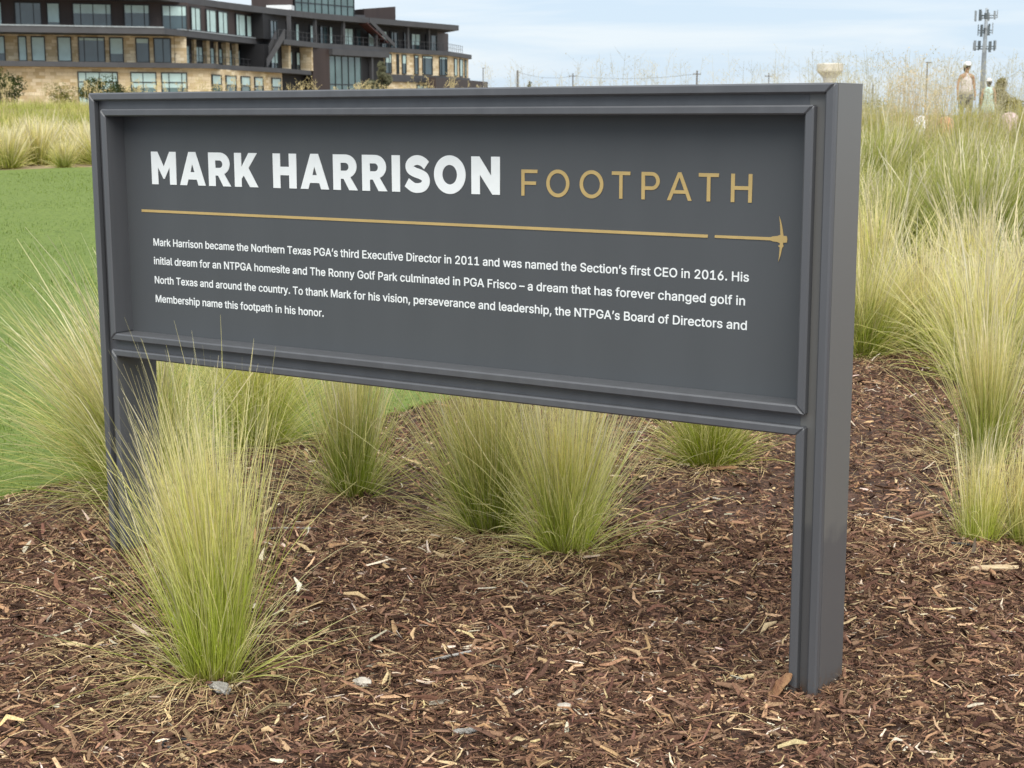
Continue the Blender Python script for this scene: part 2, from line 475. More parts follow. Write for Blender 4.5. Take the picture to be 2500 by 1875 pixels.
LIGHT = {
    'F': (.73, [[(0, 0), (0, 1), (.73, 1), (.73, .868), (.145, .868), (.145, .552), (.665, .552), (.665, .422), (.145, .422), (.145, 0)]]),
    'O': (1.022, [ell(.511, .5, .511, .523, 44), ell(.511, .5, .366, .385, 40)]),
    'T': (.78, [[(.319, 0), (.319, .868), (0, .868), (0, 1), (.78, 1), (.78, .868), (.461, .868), (.461, 0)]]),
    'P': (.753, [[(0, 0), (0, 1), (.42, 1)] + ell(.42, .675, .333, .325, 16, 90, -90) + [(.145, .35), (.145, 0)], [(.145, .48), (.42, .48)] + ell(.42, .675, .19, .195, 14, -90, 90) + [(.145, .87)]]),
    'A': (1.0, [[(0, 0), (.435, 1.01), (.565, 1.01), (1.0, 0), (.85, 0), (.745, .245), (.255, .245), (.15, 0)], [(.31, .37), (.5, .83), (.69, .37)]]),
    'H': (.806, [[(0, 0), (0, 1), (.142, 1), (.142, .57), (.664, .57), (.664, 1), (.806, 1), (.806, 0), (.664, 0), (.664, .438), (.142, .438), (.142, 0)]]),
}
CAPH = .0985
for ch, xa, xb in [('M', .1837, .2877), ('A', .3019, .408), ('R', .4212, .5102), ('K', .5251, .6172), ('H', .6749, .7633), ('A', .7779, .8826), ('R', .8981, .986), ('R', 1.0016, 1.0892), ('I', 1.1049, 1.1329), ('S', 1.1491, 1.2333), ('O', 1.247, 1.3499), ('N', 1.3686, 1.4588)]:
    w, polys = BOLD[ch]; k = (xb - xa) / w
    shape('letter', [[(xa + x * k, 1.1637 + y * CAPH) for x, y in p] for p in polys], m_white, .0014)
CAPL = .0672
for ch, xa, xb in [('F', 1.5255, 1.5745), ('O', 1.6014, 1.6701), ('O', 1.7003, 1.7691), ('T', 1.7932, 1.8456), ('P', 1.8771, 1.9277), ('A', 1.948, 2.0152), ('T', 2.033, 2.0863), ('H', 2.1182, 2.1728)]:
    w, polys = LIGHT[ch]; k = (xb - xa) / w
    shape('letter', [[(xa + x * k, 1.1635 + y * CAPL) for x, y in p] for p in polys], m_gold, .0014)
shape('divider_line', [[(.1329, 1.0779), (.1329, 1.0856), (2.0598, 1.0837), (2.0598, 1.0763)]], m_gold, .0014)
PICK = [(2.0787, 1.0770), (2.0783, 1.0785), (2.0783, 1.0820), (2.0790, 1.0834), (2.2230, 1.0842), (2.2280, 1.0864), (2.2417, 1.0881), (2.2441, 1.0899), (2.2478, 1.0906), (2.2467, 1.1062), (2.2457, 1.1200), (2.2434, 1.1343), (2.2481, 1.1224), (2.2523, 1.1064), (2.2551, 1.0886), (2.2627, 1.0887), (2.2645, 1.0855), (2.2652, 1.0815), (2.2650, 1.077), (2.2644, 1.0734), (2.2552, 1.0728), (2.2547, 1.0680), (2.2560, 1.0662), (2.2558, 1.0640), (2.2543, 1.0618), (2.2530, 1.0602), (2.2495, 1.043), (2.2441, 1.0267), (2.2459, 1.045), (2.2468, 1.0612), (2.2436, 1.0632), (2.2435, 1.0660), (2.2472, 1.0669), (2.2465, 1.0715), (2.2408, 1.0736), (2.2283, 1.0748), (2.2232, 1.0768)]
shape('pickaxe_emblem', [PICK], m_gold, .0014)

GLYPHS = {',': (188, '29,-125 38,-130 80,-130 86,-128 95,-119 147,67 145,73 140,78 134,80 68,80 59,73 52,25 48,19 34,-89 30,-95 28,-119'),
    '.': (188, '73,-10 86,-13 116,-11 136,2 149,26 150,50 147,62 134,82 116,93 98,96 74,93 56,78 43,62 41,50 43,20 50,10 64,-4'),
    '0': (453, '189,-13 210,-16 264,-14 300,-2 330,16 356,41 379,77 397,119 410,173 412,221 416,233 416,275 412,287 412,311 409,341 393,401 368,449 356,467 336,486 300,511 264,522 222,526 186,522 156,512 123,491 93,461 71,425 58,395 52,377 40,317 39,203 46,155 60,108 77,71 93,47 123,17 156,-4|198,64 186,69 158,95 136,137 124,179 122,233 118,239 118,269 122,275 124,329 136,371 149,401 166,425 186,440 198,445 228,450 258,444 276,433 296,413 314,383 327,335 332,305 333,221 327,173 320,143 310,119 291,89 276,76 252,63 222,60'),
    '1': (453, '67,-6 76,-10 388,-10 394,-9 402,0 402,54 394,63 292,64 288,66 284,72 284,504 280,517 274,519 196,519 88,441 74,426 74,360 82,349 88,347 196,427 200,420 200,72 196,64 76,64 70,63 66,54 66,0'),
    '2': (453, '55,-6 64,-10 388,-10 397,-6 398,0 398,54 397,60 388,68 184,68 180,72 182,78 276,174 348,258 372,294 384,324 391,354 391,384 389,402 381,426 370,449 352,472 328,495 310,506 280,518 244,525 208,525 166,518 137,504 112,488 92,468 75,444 62,414 56,390 55,360 64,351 130,352 137,360 141,396 160,424 172,435 184,441 214,448 256,446 280,434 286,429 300,414 306,402 308,384 308,360 306,342 301,330 270,282 56,54 54,42 54,0'),
    '6': (453, '188,-13 226,-18 262,-14 286,-8 322,10 338,23 367,53 384,83 396,119 398,143 396,197 384,233 364,266 334,294 298,313 280,319 244,324 232,324 214,320 208,320 205,323 330,503 331,509 322,518 256,518 250,518 244,514 105,311 79,263 62,221 55,191 55,131 62,101 74,71 94,42 124,15 166,-8|220,58 184,68 158,89 146,107 139,125 134,143 134,173 146,209 174,239 184,246 208,254 244,254 268,246 286,234 305,209 313,191 318,173 318,143 306,107 286,80 256,64 226,58'),
    'A': (480, '7,-6 16,-10 82,-10 92,-6 103,18 139,126 142,130 148,130 334,130 342,120 368,42 388,-7 400,-10 460,-10 466,-9 474,0 294,492 287,510 280,518 202,519 196,517 190,509 13,24 6,0|172,209 171,216 210,324 238,416 247,396 278,294 306,222 306,210'),
    'B': (456, '51,-6 60,-10 246,-10 294,-8 324,-1 348,9 372,21 399,48 411,66 422,90 428,114 428,156 422,186 410,210 398,228 378,247 349,264 345,270 372,285 386,300 397,318 406,348 406,396 397,432 380,462 354,487 336,499 306,512 276,518 252,519 60,519 53,516 50,504 50,0|138,68 135,72 135,216 138,220 252,220 276,218 306,207 324,190 337,174 345,150 344,120 332,96 324,88 306,77 276,69 252,68|138,296 135,300 135,438 138,441 252,441 270,439 288,434 299,426 308,420 316,408 320,402 326,378 326,360 320,342 314,330 294,310 270,299 240,296'),
    'C': (510, '223,-13 250,-16 310,-14 352,-2 388,15 418,38 444,65 468,107 481,149 482,161 478,168 472,170 406,170 397,161 380,119 350,89 314,71 274,64 256,64 226,69 196,80 178,93 157,113 134,149 122,179 115,215 114,263 115,293 122,329 133,359 147,383 172,410 196,428 208,434 244,444 268,446 310,440 346,422 380,389 396,359 397,347 406,338 472,338 478,340 482,347 480,365 468,401 456,425 439,449 412,476 388,494 352,511 316,522 262,526 220,522 184,511 136,486 114,467 85,437 62,401 44,359 36,311 32,305 32,203 36,197 43,155 62,107 85,71 114,41 144,17 184,-4'),
    'D': (502, '51,-6 60,-10 216,-10 270,-8 312,3 354,21 390,45 416,72 428,90 445,120 457,150 469,204 471,234 469,306 459,354 445,390 435,408 416,438 390,464 366,482 330,500 312,507 258,518 60,519 53,516 50,504 50,0|138,68 135,72 135,438 138,441 240,441 258,440 300,427 318,417 336,404 355,384 369,360 381,324 387,294 388,270 387,216 380,180 369,150 349,120 336,106 312,89 286,78 252,69'),
    'E': (419, '51,-6 60,-10 372,-10 382,-6 386,0 386,54 378,65 372,68 138,68 135,72 135,216 138,219 354,219 361,222 364,234 364,282 363,288 354,296 138,296 135,300 135,438 138,441 372,441 381,450 381,456 381,510 372,519 60,519 53,516 50,504 50,0'),
    'F': (410, '51,-6 60,-10 120,-10 132,-7 135,0 135,204 138,212 342,212 348,213 356,222 356,276 348,285 138,286 135,294 135,438 138,441 372,442 379,450 380,456 380,504 379,510 372,518 60,519 53,516 50,504 50,0'),
    'G': (520, '223,-13 250,-16 310,-14 352,-3 382,10 400,22 440,59 457,83 475,119 486,161 487,257 478,266 286,266 278,263 272,251 272,203 273,197 280,189 400,188 403,185 403,173 395,143 378,113 358,92 322,72 292,64 256,64 226,69 196,80 172,98 147,125 134,149 122,179 115,215 114,263 115,293 122,329 133,359 151,389 168,407 191,425 220,438 244,444 268,446 310,438 346,422 367,401 378,389 397,347 406,338 472,338 478,340 482,347 480,371 468,401 444,443 424,464 388,492 364,505 334,516 298,524 256,526 220,522 178,510 142,492 112,468 80,431 56,389 44,359 32,305 32,203 43,155 62,107 80,77 94,60 112,40 136,22 184,-4'),
    'H': (517, '51,-6 60,-10 120,-10 132,-7 135,0 135,216 138,220 378,220 381,216 381,0 384,-7 396,-10 456,-10 465,-6 466,0 466,504 462,517 456,519 390,519 381,510 381,306 378,298 138,298 135,306 135,510 126,519 60,519 53,516 50,504 50,0'),
    'M': (628, '51,-6 60,-10 120,-10 126,-9 130,0 132,361 140,348 160,288 274,0 282,-9 288,-10 336,-10 350,-6 464,282 492,361 495,348 494,0 495,-6 504,-10 564,-10 574,-6 578,0 578,504 572,516 564,519 480,519 474,519 468,514 340,186 320,120 318,117 312,115 284,198 163,510 156,518 150,519 60,519 53,516 50,504 50,0'),
    'N': (523, '51,-6 60,-10 120,-10 132,-7 135,0 134,372 138,379 202,270 380,-6 390,-10 462,-10 471,-6 472,0 472,504 468,517 462,519 402,519 396,518 389,510 388,144 388,138 384,134 331,222 144,514 138,519 132,519 60,519 53,516 50,504 50,0'),
    'O': (533, '223,-13 250,-16 310,-14 352,-3 388,15 421,41 449,71 457,83 474,113 486,143 498,185 500,233 504,239 504,269 500,275 498,323 491,353 468,407 449,437 427,461 388,493 352,510 310,522 262,526 220,522 184,511 136,486 114,467 85,437 62,401 44,359 36,311 32,305 32,203 36,197 43,155 62,107 85,71 114,41 144,17 184,-4|244,64 208,74 178,93 152,119 133,149 122,179 115,215 114,245 115,293 122,329 133,359 152,389 168,407 191,425 226,440 244,444 262,446 286,444 316,438 340,427 370,402 390,377 409,335 420,287 420,221 414,191 402,155 390,131 364,100 340,82 310,69 292,64'),
    'P': (445, '51,-6 60,-10 120,-10 133,-6 135,0 135,168 138,176 270,177 306,184 342,201 360,213 381,234 398,258 410,288 416,312 418,336 416,384 403,426 385,456 366,476 342,493 300,512 276,514 270,518 60,519 53,516 50,504 50,0|138,250 135,258 135,438 138,441 258,441 282,435 294,429 316,408 325,396 331,378 333,366 333,330 325,300 314,282 306,274 288,262 264,255 234,254 228,250'),
    'R': (449, '51,-6 60,-10 120,-10 133,-6 135,0 135,180 138,188 240,188 345,-6 354,-10 426,-10 435,-6 435,6 427,24 334,192 329,204 366,226 386,246 398,264 411,294 417,318 418,342 418,366 415,396 410,414 399,438 376,468 360,483 336,499 306,511 270,518 246,519 60,519 53,516 50,504 50,0|138,266 135,270 135,438 138,441 258,441 294,430 306,423 321,408 332,384 334,366 334,336 326,306 304,282 276,268 252,266'),
    'S': (447, '174,-15 188,-18 224,-20 260,-18 296,-10 338,7 366,27 389,51 409,87 417,111 418,159 412,183 401,207 388,225 368,244 308,276 218,302 170,318 148,333 131,351 126,363 125,381 132,405 140,416 164,436 182,442 212,448 236,448 260,444 278,438 295,429 315,411 323,399 325,381 329,375 338,368 398,368 409,375 411,387 400,429 387,453 374,468 356,484 326,504 302,514 272,522 248,524 242,526 212,526 206,524 182,522 152,514 116,498 88,477 66,453 53,429 42,399 42,357 46,351 48,333 62,304 86,276 110,258 146,242 182,228 236,214 290,196 314,182 329,165 334,153 334,123 317,93 302,80 278,68 242,60 200,60 170,68 158,73 140,86 127,99 110,144 104,146 44,146 31,141 29,123 36,93 54,57 64,45 98,13 122,0 152,-11'),
    'T': (449, '185,-6 194,-10 254,-10 260,-9 268,0 268,438 272,441 416,441 422,443 426,456 426,504 422,517 416,519 32,519 26,517 22,510 22,456 26,443 32,441 176,441 184,438 184,0'),
    'a': (389, '123,-15 162,-19 192,-16 210,-12 252,13 264,24 267,21 268,-3 276,-10 336,-10 345,-3 346,261 344,291 330,326 306,358 288,370 240,390 198,394 174,394 168,392 144,388 114,378 78,358 52,333 33,297 32,291 36,282 90,266 102,264 108,269 126,294 150,311 168,318 210,320 228,316 246,306 259,291 265,273 265,249 252,242 228,236 192,232 126,222 90,209 66,198 42,176 28,153 21,129 21,87 27,63 39,39 53,21 72,6 90,-5|162,56 132,62 120,68 108,82 104,93 104,117 112,135 138,150 264,172 266,129 261,111 248,87 234,74 210,61 186,56'),
    'b': (424, '192,-14 227,-18 257,-17 281,-10 317,7 341,25 354,40 371,65 384,94 398,148 400,202 398,232 392,262 379,298 356,334 323,366 287,385 257,392 191,391 161,378 125,350 124,508 122,514 113,518 53,518 47,517 42,508 43,-2 47,-9 53,-11 113,-11 122,-2 122,28 125,32 149,8 167,-5|215,56 185,63 167,73 152,88 140,106 134,118 124,160 124,214 129,244 135,262 141,274 161,300 179,312 203,319 239,319 269,307 287,290 300,274 313,238 318,208 318,172 314,142 306,118 296,100 282,82 275,74 251,62 233,60 227,56'),
    'c': (396, '169,-14 190,-17 220,-17 262,-11 310,13 355,58 373,100 372,106 364,113 304,127 297,124 283,94 262,73 238,61 220,60 214,56 196,56 172,62 150,76 128,100 119,118 111,142 108,172 108,208 110,232 117,256 134,286 148,300 160,307 190,319 214,319 244,313 268,300 283,280 292,263 298,255 304,253 358,265 364,267 369,274 372,280 348,328 316,360 310,365 268,385 250,390 220,392 178,392 142,384 118,372 94,355 67,328 45,292 33,262 25,208 26,148 32,118 49,76 63,52 94,20 112,7 136,-5'),
    'd': (424, '157,-14 166,-17 220,-17 232,-15 256,-5 298,30 301,28 302,22 303,-2 310,-10 370,-11 376,-9 380,-2 380,508 376,517 370,518 316,518 303,514 301,508 301,358 298,348 262,379 238,390 220,392 166,392 136,385 100,365 85,352 63,328 43,292 32,262 25,226 25,154 33,112 55,64 80,28 106,7 130,-5|196,57 172,62 160,68 138,88 128,100 111,142 108,172 108,208 116,256 133,286 148,301 166,313 184,318 220,319 244,312 256,305 271,292 287,268 294,250 300,220 301,166 294,130 282,100 272,88 256,73 238,62 208,56'),
    'e': (404, '170,-14 214,-18 244,-17 274,-10 304,3 328,19 349,40 365,64 374,88 373,94 364,102 304,115 298,110 278,82 250,62 226,60 220,56 196,56 172,62 148,75 128,94 118,113 109,142 108,154 112,158 370,158 379,166 380,226 378,250 367,286 355,310 338,334 304,367 268,384 244,391 166,391 142,384 106,366 67,328 51,304 38,274 25,226 25,166 32,118 46,83 63,52 88,25 112,7 148,-9|112,230 109,238 116,262 122,274 136,290 154,307 166,313 190,319 226,318 256,307 276,286 288,268 295,238 292,230'),
    'f': (254, '74,-6 84,-10 138,-10 144,-9 152,0 152,312 156,316 228,317 236,324 237,330 237,378 235,384 222,388 154,390 152,396 152,414 154,438 159,450 168,459 186,464 210,464 222,459 228,459 234,464 237,468 253,516 253,522 248,528 234,535 210,538 168,538 138,531 114,518 88,492 75,468 70,450 70,396 68,390 6,388 0,387 -4,378 -4,330 0,320 6,316 66,316 70,312 70,0'),
    'g': (425, '162,-157 184,-160 238,-160 268,-154 292,-146 316,-135 340,-118 358,-95 373,-67 380,-37 380,377 376,386 370,388 310,386 302,377 302,353 298,350 262,379 238,390 214,394 184,394 154,390 112,372 88,354 64,327 44,293 32,263 25,227 25,155 32,119 44,89 62,59 82,37 112,16 136,4 166,-4 220,-4 232,-2 262,10 292,32 298,39 301,35 301,-13 299,-31 294,-43 288,-55 274,-68 250,-80 232,-86 190,-86 166,-82 142,-68 130,-59 110,-37 100,-32 88,-36 45,-61 42,-67 43,-73 51,-91 88,-128 124,-147|190,70 166,76 148,86 124,114 110,149 108,173 109,227 111,239 122,269 134,287 148,302 166,312 184,318 226,318 244,312 268,296 289,263 301,221 300,155 288,119 276,101 256,81 220,70'),
    'h': (410, '44,-6 53,-10 113,-10 122,-6 124,0 124,240 128,264 142,288 155,302 179,315 197,320 233,315 251,309 277,282 282,264 286,240 286,0 293,-9 299,-10 353,-10 359,-9 366,0 366,270 364,276 360,300 350,324 335,346 305,375 281,386 257,393 197,392 150,372 125,353 124,504 120,516 113,519 53,519 47,517 43,510 42,0'),
    'i': (167, '44,-6 53,-10 113,-10 119,-9 124,0 124,378 122,384 113,388 53,388 47,387 42,378 42,0|60,438 71,434 95,434 113,441 128,456 136,474 136,492 128,510 113,525 95,532 71,531 53,524 39,510 32,492 33,468 40,456'),
    'k': (381, '44,-6 53,-10 113,-10 122,-6 124,0 124,132 138,150 149,159 155,160 287,-8 299,-10 371,-10 377,-9 382,0 366,24 280,132 216,216 365,369 370,378 368,384 359,388 281,387 131,237 125,233 124,504 120,516 113,519 53,519 47,517 43,510 42,0'),
    'l': (189, '105,-8 113,-11 137,-12 173,-10 188,-2 190,10 181,52 177,58 167,62 137,62 128,70 124,88 124,508 122,514 113,518 53,518 47,517 42,508 42,88 44,58 52,34 64,16 89,-3'),
    'm': (610, '44,-6 53,-10 113,-10 122,-6 124,0 124,252 128,270 142,294 167,314 185,320 215,320 233,313 249,300 258,288 264,264 264,0 266,-6 275,-10 329,-10 341,-7 344,0 344,240 346,264 356,288 383,314 407,320 431,320 455,313 467,304 476,294 481,282 484,264 486,258 486,0 488,-6 497,-10 551,-10 563,-7 566,0 566,282 559,312 540,348 521,368 503,380 479,391 461,394 413,394 383,387 347,367 328,348 323,340 317,338 306,354 293,369 269,386 251,392 233,394 185,392 149,374 125,352 122,360 122,378 120,384 113,388 53,388 47,387 42,378 42,0'),
    'n': (410, '44,-6 53,-10 113,-10 122,-6 124,0 124,240 128,264 142,288 155,302 179,315 197,320 233,315 251,309 277,282 282,264 286,240 286,0 293,-9 299,-10 353,-10 363,-6 366,0 366,270 364,276 360,300 350,324 335,346 305,375 281,386 257,393 203,393 179,386 150,372 125,351 122,354 122,378 120,384 113,388 53,388 44,384 42,378 42,0'),
    'o': (415, '169,-14 190,-17 244,-16 292,1 322,20 342,40 366,76 378,106 390,148 390,226 377,274 360,310 343,334 310,365 274,384 250,391 178,392 142,384 118,372 94,355 67,328 45,292 33,262 25,208 26,148 32,118 49,76 63,52 94,20 112,7 136,-5|196,56 160,68 138,88 128,100 118,120 111,142 108,172 108,208 110,232 117,256 134,286 148,300 166,311 184,318 226,319 250,311 268,300 289,274 295,262 307,220 308,202 307,154 305,142 292,107 280,90 266,76 244,62 214,56'),
    'p': (424, '44,-149 53,-154 113,-154 122,-149 124,-143 125,28 161,0 185,-13 203,-16 209,-18 239,-18 263,-16 293,-6 317,6 333,19 362,49 379,79 392,115 398,145 400,175 398,229 390,265 374,307 348,343 321,367 287,384 263,392 245,394 209,394 197,392 179,387 163,379 125,346 122,355 122,379 113,388 53,388 47,386 43,379 42,-143|197,60 179,66 155,84 135,115 124,163 124,217 134,259 142,277 152,289 167,304 185,314 215,320 227,320 233,318 251,315 275,302 290,289 301,271 314,235 318,205 318,169 307,121 294,97 275,76 257,64 239,58'),
    'r': (259, '44,-6 53,-10 113,-10 122,-6 124,0 124,246 128,264 142,288 167,308 197,315 239,314 249,318 252,324 252,378 252,384 245,392 227,394 185,392 167,386 143,374 125,356 122,360 122,378 120,384 113,388 53,388 44,384 42,378 42,0'),
    's': (365, '136,-14 180,-18 216,-17 264,-4 294,14 320,40 331,58 339,82 340,112 338,136 327,160 306,185 288,198 264,210 180,230 144,242 124,256 118,268 118,280 123,292 140,310 150,317 186,324 216,319 233,310 242,304 254,286 259,274 270,266 324,279 330,284 332,286 332,298 319,328 306,344 276,372 252,384 228,391 162,392 138,390 108,378 78,360 58,340 45,316 39,298 38,268 40,244 47,226 66,199 90,181 114,170 234,138 244,130 255,118 256,100 254,88 240,72 222,62 204,56 186,55 162,56 144,61 128,70 112,88 103,112 96,116 72,114 36,104 29,100 27,88 34,64 42,48 57,28 72,14 90,2 114,-9'),
    't': (227, '134,-10 168,-14 198,-13 216,-7 224,2 210,58 198,64 186,60 162,60 144,66 136,86 135,104 135,314 138,317 198,317 208,320 213,326 213,380 204,389 138,389 135,392 135,470 133,476 120,480 66,480 60,479 56,470 56,392 48,389 6,389 -1,386 -4,374 -4,326 0,319 6,317 48,317 56,314 56,86 57,62 70,32 86,14 108,-1'),
    'u': (410, '146,-11 161,-14 215,-12 257,5 281,26 287,28 288,1 293,-8 299,-10 353,-10 359,-8 366,1 366,373 366,379 359,387 299,388 293,387 286,379 286,139 282,121 272,97 256,79 233,65 209,60 179,62 161,70 142,85 129,109 124,139 123,379 119,386 113,388 53,388 47,386 43,379 42,139 46,97 59,56 76,31 95,12 113,0 131,-8'),
    'v': (389, '154,-6 167,-10 221,-10 234,-6 380,372 377,385 365,388 305,388 296,384 220,174 197,101 190,108 163,192 92,384 83,388 23,388 10,384 8,372'),
    'w': (567, '130,-6 143,-10 197,-10 203,-9 210,0 281,255 287,255 288,252 309,168 357,0 365,-9 371,-10 425,-10 436,-6 446,18 552,366 554,378 552,384 539,388 485,388 472,384 442,282 406,150 402,132 395,123 354,282 324,384 311,388 257,388 245,385 238,366 214,282 173,123 166,126 120,300 96,384 83,388 29,388 17,385 14,378 16,366 118,30'),
    'x': (379, '12,-6 21,-10 87,-10 98,-6 156,78 189,133 279,-7 291,-10 357,-10 366,-6 368,0 358,18 238,192 360,372 362,378 357,387 351,388 285,388 274,384 224,312 197,264 189,256 113,378 105,387 99,388 33,388 23,384 20,378 26,366 136,204 140,198 140,192 12,6 10,0'),
    'y': (389, '54,-151 65,-154 89,-155 125,-152 161,-135 188,-109 211,-67 235,-7 261,65 379,371 380,377 377,384 365,388 305,388 296,383 213,155 197,104 191,108 189,113 168,179 92,383 83,388 23,388 10,383 8,377 9,371 152,-1 132,-55 113,-75 101,-78 59,-76 53,-81 36,-139 41,-148'),
    '–': (350, '-9,182 0,178 348,178 354,179 358,188 358,242 357,248 348,252 0,252 -6,251 -10,242 -10,188'),
    '’': (177, '43,312 52,308 94,308 100,309 109,318 161,504 161,510 154,518 82,519 76,517 72,510 48,348 44,342 42,318'),
    ' ': (188, ''),}
TEXT = [("Mark Harrison became the Northern Texas PGA’s third Executive Director in 2011 and was named the Section’s first CEO in 2016. His", .9760, .1776, 2.1691),
        ("initial dream for an NTPGA homesite and The Ronny Golf Park culminated in PGA Frisco – a dream that has forever changed golf in", .9187, .1772, 2.1614),
        ("North Texas and around the country. To thank Mark for his vision, perseverance and leadership, the NTPGA’s Board of Directors and", .8597, .1766, 2.1675),
        ("Membership name this footpath in his honor.", .8013, .1772, .8508)]


def glyph(ch):
    adv, d = GLYPHS[ch]
    return adv, [[(int(q.split(',')[0]), int(q.split(',')[1])) for q in p.split()] for p in d.split('|')] if d else []


for body, zb, xa, xb in TEXT:
    tot = sum(GLYPHS[ch][0] for ch in body) - 90
    kx, kz = (xb - xa) / tot, .0218 / 509
    x, polys = -50, []
    for ch in body:
        adv, ps = glyph(ch)
        polys += [[(xa + (x + px) * kx, zb + pz * kz) for px, pz in p] for p in ps]
        x += adv
    shape('text_line', polys, m_white, .0006)

# ------------------------------------------------------------------ shredded wood mulch
def in_mulch(x, y, margin=0.):
    r, t = RT(x, y)
    return r > lawn_edge(t) + margin


def chips(n, t0, t1, smin, smax, seed, thick=1.0, pale=0., slim=1.):
    g = np.random.default_rng(seed)
    q = g.random(n)
    k = .48
    t = np.sqrt(t0 ** 2 + q * (t1 ** 2 - t0 ** 2))
    r = g.uniform(-1, 1, n) * (k * t + 1.0)
    x, y = XY(r, t)
    keep = in_mulch(x, y, -.01 + .05 * g.standard_normal(n))
    keep &= ~((y > .0) & (y < .165) & (((x > 0) & (x < .068)) | ((x > 2.332) & (x < 2.4))))
    x, y = x[keep], y[keep]; n = len(x)
    ln = smin * (smax / smin) ** (g.random(n) ** 1.7)
    wd = (ln * g.uniform(.07, .28, n) + .0012) * slim
    wd = np.minimum(wd, .016)
    th = (wd * g.uniform(.25, .6, n) + .0006) * thick
    yaw = g.uniform(0, 2 * np.pi, n); pit = g.normal(0, .22, n); rol = g.normal(0, .5, n)
    up_ = g.random(n) < .02; pit[up_] = g.uniform(.5, 1.1, up_.sum())
    bend = g.normal(0, .16, n) * ln
    d = np.stack([np.cos(yaw) * np.cos(pit), np.sin(yaw) * np.cos(pit), np.sin(pit)], 1)
    s = np.stack([-np.sin(yaw), np.cos(yaw), np.zeros(n)], 1)
    u = np.cross(d, s)
    s2 = s * np.cos(rol)[:, None] + u * np.sin(rol)[:, None]; u2 = np.cross(d, s2)
    c = np.stack([x, y, ground_z(x, y) + g.random(n) * .014 + np.abs(np.sin(pit)) * ln * .35], 1)
    V = np.zeros((n, 9, 3), np.float32)
    for j, (f, wj) in enumerate([(-.5, .55), (.02, 1.), (.5, .35)]):
        ctr = c + d * (ln * f)[:, None] + s2 * (bend * (1 - abs(f) * 2))[:, None]
        V[:, j * 3] = ctr - s2 * (wd * wj * .5)[:, None]
        V[:, j * 3 + 1] = ctr + s2 * (wd * wj * .5)[:, None]
        V[:, j * 3 + 2] = ctr + u2 * (th * (.4 + .6 * wj))[:, None] + s2 * (wd * g.uniform(-.2, .2, n))[:, None]
    b = (np.arange(n) * 9)[:, None, None]
    f = np.array([[0, 3, 5, 2], [2, 5, 4, 1], [3, 6, 8, 5], [5, 8, 7, 4], [0, 2, 1, 1], [6, 7, 8, 8]])
    f = f[:4]
    F = (b + f[None]).reshape(-1, 4)
    pal = np.array([(.044, .024, .017), (.094, .051, .035), (.155, .086, .057), (.22, .132, .085), (.34, .21, .12), (.52, .38, .22), (.60, .51, .40)])
    pr = np.array([.15, .21, .24, .21, .13, .045 + pale, .016 + pale * .5]); pr /= pr.sum()
    ci = g.choice(len(pal), n, p=pr)
    damp = .84 + .30 * (.5 + .5 * np.sin(2.3 * x + 1.1 * np.sin(1.9 * y)) * np.sin(2.9 * y + 1.3 * np.sin(1.6 * x + 2)))     # drier and damper patches
    col = pal[ci] * g.uniform(.75, 1.25, (n, 1)) * g.uniform(.93, 1.07, (n, 3)) * damp[:, None]
    return V.reshape(-1, 3), F, np.repeat(col, 9, 0)


def post_pile(n, seed):
    """chips heaped and leaning against the feet of the posts"""
    g = np.random.default_rng(seed); V, F, Cc = chips(n * 60, 2.5, 5.6, .008, .05, seed); V = V.reshape(-1, 9, 3); c = V.mean(1)
    d = np.full(len(c), 9.)
    for x0, x1 in ((0, .068), (2.332, 2.4)):
        dx = np.maximum(np.maximum(x0 - c[:, 0], c[:, 0] - x1), 0); dy = np.maximum(np.maximum(0 - c[:, 1], c[:, 1] - .165), 0); d = np.minimum(d, np.hypot(dx, dy))
    k = d < .11; V = V[k].copy(); V[..., 2] += (.011 * (1 - d[k] / .11) * g.random(k.sum()))[:, None]
    n = len(V); f = np.array([[0, 3, 5, 2], [2, 5, 4, 1], [3, 6, 8, 5], [5, 8, 7, 4]])
    return V.reshape(-1, 3), ((np.arange(n) * 9)[:, None, None] + f[None]).reshape(-1, 4), Cc.reshape(-1, 9, 3)[k].reshape(-1, 3)


